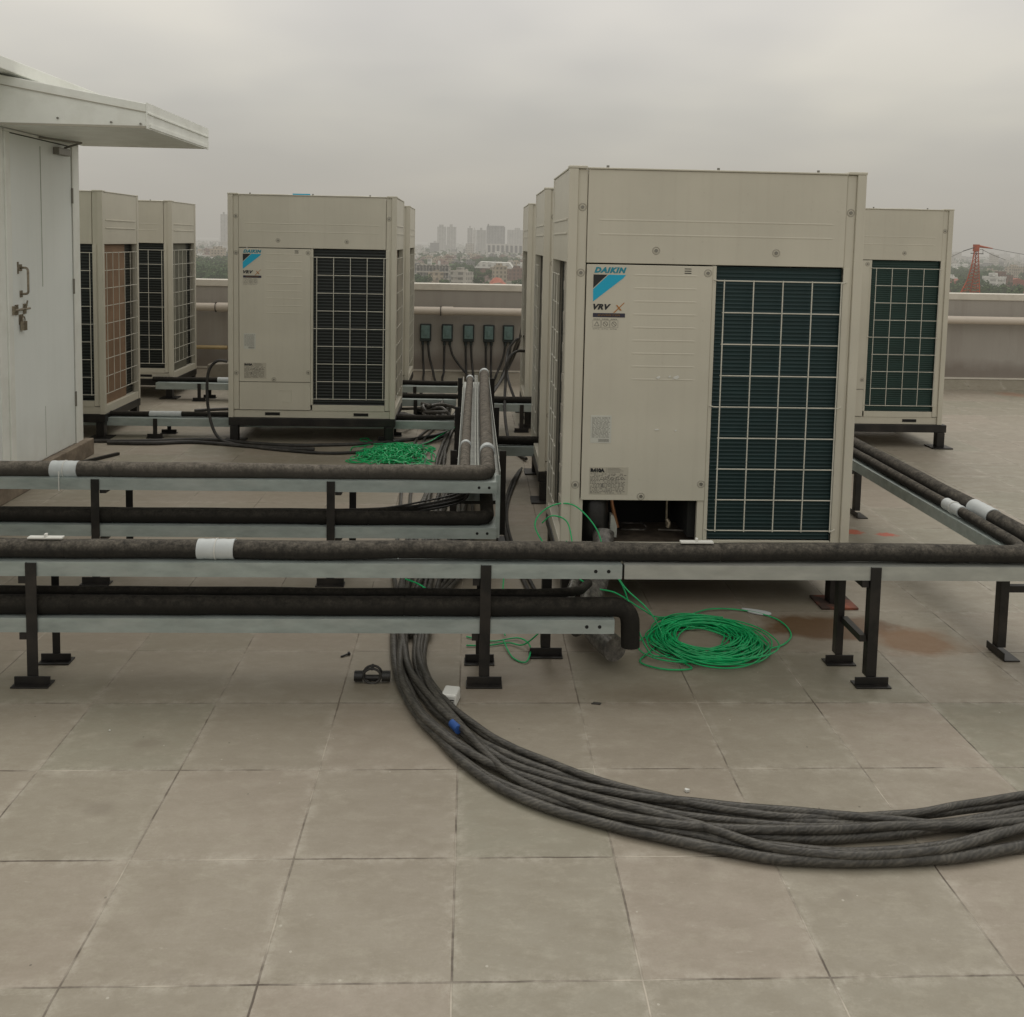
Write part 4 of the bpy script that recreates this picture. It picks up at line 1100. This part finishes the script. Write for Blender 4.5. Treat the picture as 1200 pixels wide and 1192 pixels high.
def city_mat(name, c, cell=3.2, win=.35):
    m, nt, b, _ = new_mat(name); n = N(nt); o = n.pos()
    sep = n.new('ShaderNodeSeparateXYZ'); n.link(o, sep.inputs[0])
    nor = n.new('ShaderNodeSeparateXYZ'); n.link(n.new('ShaderNodeNewGeometry').outputs['Normal'], nor.inputs[0])
    u = n.math('FRACT', n.math('DIVIDE', n.math('ADD', sep.outputs[0], sep.outputs[1]), cell)); v = n.math('FRACT', n.math('DIVIDE', n.math('ADD', sep.outputs[2], 30.), 3.1))
    w = n.math('MULTIPLY', n.math('GREATER_THAN', u, .5), n.math('GREATER_THAN', v, .45))
    w = n.math('MULTIPLY', w, n.math('LESS_THAN', n.math('ABSOLUTE', nor.outputs[2]), .5))
    f = n.noise(o, .15, 5, .7)
    base = n.mix(n.ramp(f, [(.35, 0.), (.7, .6)]), c4(c), c4([x*.55 for x in c]))
    n.link(n.mix(n.math('MULTIPLY', w, win), base, c4((.06, .06, .055))), b.inputs['Base Color'])
    b.inputs['Roughness'].default_value = .9
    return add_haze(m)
CM = [('pale', city_mat('pale_house_walls', (.52, .49, .43), 3.2, .6)), ('cream', city_mat('cream_house_walls', (.47, .40, .30), 3.7, .65)), ('brown', city_mat('brown_brick_walls', (.25, .16, .12), 4.1, .5)),
      ('grey', city_mat('grey_concrete_walls', (.27, .265, .25), 3.0, .7)), ('white', city_mat('white_house_walls', (.72, .71, .66), 4.4, .45)), ('pinkish', city_mat('pinkish_house_walls', (.40, .29, .25), 3.5, .6))]
M_tower = city_mat('tower_walls', (.50, .49, .455), 6.5, .3); M_towerw = city_mat('tower_walls_light', (.60, .58, .54), 7., .15)

def leaf_mat(name, a, c):
    m, nt, b, _ = new_mat(name); n = N(nt)
    f = n.noise(n.pos(), .6, 4, .7)
    n.link(n.mix(n.ramp(f, [(.3, 0.), (.7, 1.)]), c4(a), c4(c)), b.inputs['Base Color']); b.inputs['Roughness'].default_value = .9
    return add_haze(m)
M_leaf = [leaf_mat('dark_city_foliage', (.018, .046, .010), (.060, .118, .028)), leaf_mat('olive_city_foliage', (.032, .058, .014), (.090, .145, .040))]
M_trunk = add_haze(mat('tree_bark', (.08, .06, .045), .9))
def crown_mesh(seed, rx, h, m):
    rr = random.Random(seed); mb = MB()
    blobs = [(rr.gauss(0, rx*.42), rr.gauss(0, rx*.42), h*rr.uniform(.42, .82), rr.uniform(.32, .55)*rx) for _ in range(9)]
    for bx_, by, bz, br in blobs:
        for k in range(55):
            d = Vector((rr.gauss(0, 1), rr.gauss(0, 1), rr.gauss(0, .8))).normalized()*br*rr.uniform(.65, 1.1)
            c = Vector((bx_, by, bz))+d
            s = rr.uniform(.35, .75); t1 = Vector((rr.gauss(0, 1), rr.gauss(0, 1), rr.gauss(0, .6))).normalized(); t2 = t1.cross(d.normalized()+Vector((.01, .02, .03))).normalized()
            b = len(mb.v)
            mb.v += [tuple(c+t1*s), tuple(c+t2*s*.8), tuple(c-t1*s*.9), tuple(c-t2*s)]
            mb.face((b, b+1, b+2, b+3))
    return mb.mesh('crown', m)
def trunk_mesh(seed, h):
    rr = random.Random(seed); mb = MB()
    mb.tube([(0, 0, 0), (.1, 0, h*.3), (.0, .1, h*.55)], .3, 6, rad=[.38, .28, .16])
    for k in range(4):
        a = k*1.6+rr.random(); mb.tube([(.05, 0, h*.33), (math.cos(a)*1.5, math.sin(a)*1.5, h*.6)], .12, 5, rad=[.16, .06])
    return mb.mesh('trunk', M_trunk)
protos = [(crown_mesh(s, rx, hh, M_leaf[s % 2]), trunk_mesh(s, hh)) for s, (rx, hh) in enumerate([(4.2, 9), (3.4, 8), (5.2, 11), (3.0, 10)])]

rc = random.Random(99)
def az(px): return math.atan((px-553.)/1113.)+.0      # bearing of a picture column seen from the roof
zones = [('left gap beyond the back left unit', az(222), az(272)), ('middle gap between the unit rows', az(480), az(622)), ('far right gap by the red mast', az(1108), az(1215))]
hmesh = {}
def house_mesh(k, variant):
    key = (k, variant)
    if key not in hmesh:
        r2 = random.Random(variant*17+k); w, d, h = r2.uniform(7, 13), r2.uniform(7, 12), r2.uniform(5.5, 12.5)
        mb = MB().box(-w/2, w/2, -d/2, d/2, 0, h); mb.box(-w/2-.2, w/2+.2, -d/2-.2, -d/2+.1, h-.2, h+.9).box(-w/2-.2, -w/2+.1, -d/2+.1, d/2, h-.2, h+.9)
        mb.box(-w*.3, w*.05, -d*.2, d*.2, h, h+2.6); mb.box(w*.2, w*.32, 0, 1.6, h, h+1.7)
        for i in range(3): mb.box(-w*.35, w*.2, -d/2-1.1, -d/2-.2, min(h-1, 2.9+3.1*i)-.15, min(h-1, 2.9+3.1*i)+.1)
        hmesh[key] = mb.mesh('distant_house', CM[k][1])
    return hmesh[key]
nhouse = ntree = 0
sizes = ['low', 'narrow', 'tall', 'wide']
def place(zi, dist, a, what, sc=1.):
    global nhouse, ntree
    x, y = dist*math.sin(a), dist*math.cos(a)
    if what == 'house':
        k = rc.choice([0, 0, 1, 1, 2, 3, 4, 4, 5]); v = rc.randrange(4)
        o = link('distant_house', house_mesh(k, v), None, (x, y, ZG)); o.rotation_euler = (0, 0, rc.uniform(-.6, .6)+rc.choice([0, 1.57]))
        s = rc.uniform(.85, 1.25)*sc; o.scale = (s, s, s*rc.uniform(.8, 1.2))
        tag(o, '%s %s house in the hazy city, %s' % (sizes[v], CM[k][0], zones[zi][0]), 'house', 'hazy city houses, %s %s, %s' % (sizes[v], CM[k][0], zones[zi][0])); nhouse += 1
    else:
        pi = rc.randrange(4); t = thing('distant_tree', '%s tree in the hazy city, %s' % (['broad dark', 'small olive', 'large spreading dark', 'tall narrow olive'][pi], zones[zi][0]), 'tree', (x, y, ZG), rc.uniform(0, 6), 'hazy city trees, %s, %s' % (['broad dark', 'small olive', 'large dark', 'narrow olive'][pi], zones[zi][0]))
        s = rc.uniform(.8, 1.25)*sc; t.scale = (s, s, s)
        link('crown', protos[pi][0], t); link('trunk', protos[pi][1], t); ntree += 1
# dense woodland nearest the roof in the left gap, houses behind it
for i in range(85):
    place(0, rc.uniform(560, 950), rc.uniform(zones[0][1], zones[0][2]), 'tree', 1.15)
for i in range(45): place(0, rc.uniform(950, 1500), rc.uniform(zones[0][1], zones[0][2]), rc.choice(['house', 'house', 'tree']), 1.)
# the middle gap: houses with tree clumps
for i in range(290):
    d = math.sqrt(rc.uniform(560**2, 1750**2)); a = rc.uniform(zones[1][1], zones[1][2])
    cl = noise.noise(Vector((d*math.sin(a)*.014, d*.006, 3.3)))
    px = 553+1113*math.tan(a)
    if 560 < px < 610 and d < 700: d += 260
    green = cl > .12 or (530 < px < 578 and 640 < d < 1150 and rc.random() < .85) or (d < 640 and rc.random() < .8)
    place(1, d, a, 'tree' if green else 'house', 1. if green else .82)
for i in range(95):
    d = math.sqrt(rc.uniform(480**2, 1500**2)); a = rc.uniform(zones[2][1], zones[2][2])
    place(2, d, a, 'tree' if rc.random() < .88 else 'house', 1.2)
# landmarks of the middle gap
t = thing('office_block', 'long grey three-storey block with open galleries left in the city gap', 'building', (-24.5, 655, ZG), R(4)); t.scale = (.6, 1, 1.5)
mb = MB(); mb.box(-22, 14, 0, 10, 0, 9.6)
build('wall', mb, CM[3][1], t)
mb = MB()
for k in range(4): mb.box(-23, 15, -1.8, 0, 3.15*k+.0, 3.15*k+.5)
for k in range(11): mb.box(-23+3.7*k, -22.4+3.7*k, -1.8, -1.2, 0, 9.6)
build('gallery', mb, CM[0][1], t)
build('roof_tank', MB().box(-10, -5, 3, 7, 9.6, 12.4).box(2, 5, 3, 6, 9.6, 11.6), CM[4][1], t)
t = thing('hall', 'wide low hall with pale sheet roof in the middle of the city gap', 'building', (19, 790, ZG), R(-5)); t.scale = (.85, 1, 1.85)
build('wall', MB().box(-19, 17, 0, 24, 0, 5), CM[2][1], t); build('roof', MB().prism([(-20, 5), (18, 5), (14, 7.6), (-15, 7.8)], -1, 25), CM[4][1], t)
t = thing('tarpaulin', 'orange tarpaulin stretched over a roof just above the parapet, middle gap', 'tarpaulin', (16.5, 612, ZG+3.2), 0); t.scale = (.85, 1, 2.0)
tm = add_haze(mat('orange_tarp', (.42, .13, .08), .8))
def tarp():
    mb = MB(); n = 10
    for j in range(n+1):
        for i in range(n+1):
            u, v = i/n, j/n; mb.v.append((-9+20*u, -6+14*v, -1+3.6*math.sin(math.pi*min(1, u*1.1))*(.6+.4*math.sin(math.pi*v))+.7*noise.noise(Vector((u*6, v*6, 1)))))
    for j in range(n):
        for i in range(n):
            a = j*(n+1)+i; mb.face((a, a+1, a+n+2, a+n+1))
    return mb
build('sheet', tarp(), tm, t)
t = thing('arcade_block', 'white block with a row of dark arched openings beneath the right towers', 'building', (68, 1900, ZG), 0)
build('wall', MB().box(-40, 45, 0, 20, 0, 27), city_mat('white_arcade', (.6, .58, .53), 9., .25), t)
mb = MB()
for k in range(9): mb.box(-37+9*k, -32+9*k, -1, .5, 10, 24)
build('opening', mb, add_haze(mat('arcade_dark', (.10, .10, .10), .9)), t)
def tower(px0_, px1_, dist, top_px, label, m, crown=()):
    a0, a1 = math.tan(az(px0_))*dist, math.tan(az(px1_))*dist
    hh = (283-top_px)/1113.*dist+31.5
    t = thing('tower_block', label, 'tower', ((a0+a1)/2, dist, ZG), 0, 'hazy towers on the horizon')
    w = (a1-a0)/2
    build('wall', MB().box(-w, w, 0, w*1.2, 0, hh), m, t)
    mb = MB()
    for (u0, u1, e) in crown: mb.box(-w+2*w*u0, -w+2*w*u1, -1, w, hh, hh+e)
    if not crown: mb.box(-w*.3, w*.2, 1, w*.6, hh, hh+5)
    build('roof_structure', mb, m, t)
# ground distances scaled so that the haze leaves them as faint as in the air of the day
tower(512, 522, 2300, 267, 'twin-peaked hazy tower, leftmost in the middle gap', M_tower, [(.2, .7, 5)])
tower(523, 534, 2350, 267, 'hazy tower joined to the leftmost twin one', M_tower, [(.3, .6, 6)])
tower(547, 553, 2100, 268, 'slim grey hazy tower beside a white strip tower', M_tower)
tower(553.3, 557, 2080, 270, 'narrow white strip tower in the haze', M_towerw)
tower(557.6, 569, 2150, 270, 'pale grey hazy tower left of the broad dark one', city_mat('tower_walls_mid', (.46, .45, .42), 6., .3))
tower(569.5, 591, 1950, 266, 'broad dark grey tower with long roof, tallest in the middle gap', city_mat('tower_walls_dark', (.36, .355, .34), 6., .3), [(.02, .95, 2.5), (.05, .12, 6)])
tower(594, 618, 2350, 269, 'pale hazy block partly hidden by the right row of units', M_tower)
tower(262.5, 270, 2150, 258, 'slim hazy tower beside the left centre unit', M_tower)
for a_, b_, d_, tp_, l_ in ((1122, 1128, 3200, 284, 'very faint tower above the trees left of the red mast'), (1186, 1196, 3300, 285, 'very faint tower right of the red mast')):
    tower(a_, b_, d_, tp_, l_, M_tower)
# far roofs nobody could count
rf = random.Random(8); mb = MB()
for i in range(1500):
    a = rf.uniform(-.42, .72); d = math.sqrt(rf.uniform(1500**2, 4200**2)); x, y = d*math.sin(a), d*math.cos(a)
    w = rf.uniform(6, 22); hh = rf.uniform(5, 15) if rf.random() < .9 else rf.uniform(14, 30)
    mb.m = rf.choice([0, 0, 1, 2]); mb.box(x-w/2, x+w/2, y, y+10, ZG, ZG+hh)
tag(build('far_city', mb, [CM[0][1], CM[3][1], CM[4][1]]), 'distant mass of pale roofs fading into the haze', 'city', kind='stuff')
mb = MB()
for i in range(9000):
    a = rf.uniform(-.42, .72); d = math.sqrt(rf.uniform(900**2, 4200**2)); x, y = d*math.sin(a), d*math.cos(a)
    s = rf.uniform(2, 5); z = ZG+rf.uniform(3, 9); b = len(mb.v)
    t1 = Vector((rf.gauss(0, 1), rf.gauss(0, .3), rf.gauss(0, .7))).normalized()*s*1.4; t2 = Vector((rf.gauss(0, .3), rf.gauss(0, 1), rf.gauss(0, 1))).normalized()*s
    c = Vector((x, y, z)); mb.v += [tuple(c+t1), tuple(c+t2), tuple(c-t1), tuple(c-t2)]; mb.face((b, b+1, b+2, b+3))
tag(build('far_woodland', mb, M_leaf[0]), 'far tree cover between the distant roofs', 'woodland', kind='stuff')

# red lattice mast
red = add_haze(mat('red_lattice_paint', (.42, .085, .03), .7, 0, .2, .3))
def lattice():
    t = thing('lattice_mast', 'red lattice mast with guy cables beyond the parapet at far right', 'mast', (0, 0, 0))
    d = 300.; cx = d*math.tan(az(1157)); cz = 3.2
    legs = []
    prof = [(cz-1, (-.5, .45, .5, -.2), .5), (-3.5, (-1.7, .5, .9, -.6), .9), (-8., (-3.1, .3, 1.0, -1.5), 1.4), (-13., (-5.9, .0, 1.1, -3.2), 2.2), (ZG, (-19., -1., 1.5, -11.), 5.)]
    for k in range(4):
        legs.append([Vector((cx+xs[k], d+ys*(1 if k in (1, 3) else -1), z)) for z, xs, ys in prof])
        build('leg', MB().tube(legs[-1], .17, 6), red, t)
    def on(k, f):
        P = legs[k]; u = f*(len(P)-1); i = min(int(u), len(P)-2); return P[i].lerp(P[i+1], u-i)
    mb = MB()
    for i in range(18):
        f0, f1 = i/18, (i+1)/18
        for k in range(4):
            l = (k+1) % 4
            mb.tube([on(k, f0), on(l, f1)], .08, 4); mb.tube([on(k, f1), on(l, f1)], .07, 4)
    build('bracing', mb, red, t)
    mb = MB(); mb.box(cx-.6, cx+.75, d-.8, d+.8, cz-1.6, cz+.6); mb.tube([(cx+.5, d, cz+.1), (cx+5.5, d, cz-.6)], .35, 6, rad=[.45, .15])
    build('head', mb, red, t)
    mb = MB(); mb.tube([(cx-1.6, d, cz-2.3), (cx+2.6, d, cz-2.4)], .14, 5); mb.tube([(cx+1.4, d, cz-1.), (cx+2.4, d, cz-1.), (cx+2.4, d, cz-2.3)], .08, 4)
    build('platform', mb, add_haze(mat('dark_platform', (.05, .05, .045), .8)), t)
    mb = MB(); mb.tube([(cx-.5, d, cz-.3), (cx-4, d, cz-1.6), (cx-8.5, d, cz-3.8)], .07, 4); mb.tube([(cx+2, d, cz-1.0), (cx+6, d, cz-2.8), (cx+10, d, cz-4.2)], .07, 4); mb.tube([(cx+4, d, cz-.4), (cx+10, d, cz-1.4), (cx+18, d, cz-2.6)], .07, 4)
    mb.tube([(cx-4.2, d, cz-1.65), (cx-.5, d, cz-.4)], .14, 4)
    build('guy_cable', mb, add_haze(mat('guy_steel', (.08, .08, .075), .6)), t)
lattice()
t = thing('red_roofs', 'rust red sheds and mounds seen just above the parapet by the lattice mast', 'shed', (380, 690, ZG), 0)
rm = add_haze(mat('rust_red_sheet', (.27, .085, .05), .85, 0, .3, .15))
mb = MB()
for x, y, w, h_, dd in ((-40, 0, 30, 7, 14), (-8, 18, 20, 9, 12), (14, 5, 24, 7.5, 10), (42, 30, 26, 10, 14), (-14, -18, 18, 6, 10)):
    mb.prism([(x-w/2, 0), (x+w/2, 0), (x+w/2, h_*.8), (x+w*.1, h_*1.15), (x-w/2, h_*.75)], y, y+dd)
build('roof', mb, rm, t)
t = thing('white_hut', 'small pale hut above the parapet left of the red mast', 'hut', (math.tan(az(1122))*300, 300, ZG), 0)
build('wall', MB().box(-1.2, 1.2, 0, 3, 0, 20.6), CM[0][1], t); build('roof', MB().box(-1.4, 1.4, -.2, 3.2, 20.6, 20.9), CM[4][1], t)
for i in range(14):
    place(2, rc.uniform(330, 460), rc.uniform(zones[2][1], zones[2][2]), 'tree', .95)

# ------------------------------------------------------------------ camera
cam = bpy.data.cameras.new('camera'); co = bpy.data.objects.new('camera', cam); COL.objects.link(co); S.camera = co
F, CY, PIT, ROLL, YAW = 1113.44, 376.836, .0835636, .0206231, .0432162
cp, spn = math.cos(PIT), math.sin(PIT); cyw, syw = math.cos(YAW), math.sin(YAW)
fw = Vector((syw*cp, cyw*cp, -spn)); rt = Vector((cyw, -syw, 0)); up = rt.cross(fw)
r2 = rt*math.cos(ROLL)+up*math.sin(ROLL); u2 = -rt*math.sin(ROLL)+up*math.cos(ROLL)
mw = Matrix((r2, u2, -fw)).transposed().to_4x4(); mw.translation = Vector((.0169, -1.85526, 1.53594)); co.matrix_world = mw
cam.sensor_fit = 'HORIZONTAL'; cam.sensor_width = 36.; cam.lens = 36.*F/1200.; cam.shift_y = -(596-CY)/1200.
cam.clip_start = .05; cam.clip_end = 30000

# ------------------------------------------------------------------ daylight: overcast
EL, AZ = R(58), R(12)      # sun behind the clouds, high ahead of the view
wd = bpy.data.worlds.new('World'); S.world = wd; wd.use_nodes = True
nt = wd.node_tree; n = N(nt)
bg = nt.nodes['Background']
sky = nt.nodes.new('ShaderNodeTexSky'); sky.sky_type = 'NISHITA'; sky.sun_disc = False; sky.sun_elevation = EL; sky.sun_rotation = AZ
sky.air_density = 1.5; sky.dust_density = 4.
gen = nt.nodes.new('ShaderNodeTexCoord').outputs['Generated']
sp_ = n.new('ShaderNodeSeparateXYZ'); n.link(gen, sp_.inputs[0])
elv = n.math('MAXIMUM', sp_.outputs[2], 0.)
# flatten the cloud texture towards the horizon so that it reads as layers
dv = n.new('ShaderNodeVectorMath', operation='DIVIDE'); n.link(gen, dv.inputs[0])
cb3 = n.new('ShaderNodeCombineXYZ'); zz = n.math('ADD', elv, .22)
for i in range(3): n.link(zz, cb3.inputs[i])
n.link(cb3.outputs[0], dv.inputs[1])
cl = n.noise(dv.outputs[0], 1.35, 3, .42)
grad = n.ramp(elv, [(0., SKYH), (.06, (.455, .436, .394)), (.13, (.515, .495, .448)), (.24, (.66, .63, .58)), (1., (.90, .87, .80))])
amp = n.ramp(elv, [(.02, 0.), (.14, 1.)])
var = n.mix(n.math('MULTIPLY', amp, 1.), c4((1, 1, 1)), n.ramp(cl, [(.32, (.93, .94, .965)), (.5, (1.04, 1.045, 1.055)), (.68, (1.18, 1.175, 1.15))]))
cloud = n.mix(1., grad, var, 'MULTIPLY')
sk = n.mix(1., sky.outputs[0], c4((.10, .10, .10)), 'MULTIPLY')
fin = n.mix(.94, sk, cloud)
K = .1
fin = n.mix(1., fin, c4((1/K, 1/K, 1/K)), 'MULTIPLY')
n.link(fin, bg.inputs[0]); bg.inputs[1].default_value = K
sun = bpy.data.lights.new('sun', 'SUN'); so_ = bpy.data.objects.new('sun', sun); COL.objects.link(so_)
sun.energy = .75; sun.angle = R(28); sun.color = (1., .96, .90)
dirv = Vector((math.sin(AZ)*math.cos(EL), math.cos(AZ)*math.cos(EL), math.sin(EL)))
so_.rotation_euler = dirv.to_track_quat('Z', 'Y').to_euler(); so_.location = (0, 0, 20)

S.view_settings.view_transform = 'Standard'; S.view_settings.look = 'None'; S.view_settings.exposure = 0
S.render.engine = 'CYCLES'
print('houses', nhouse, 'trees', ntree, 'objects', len(bpy.data.objects))
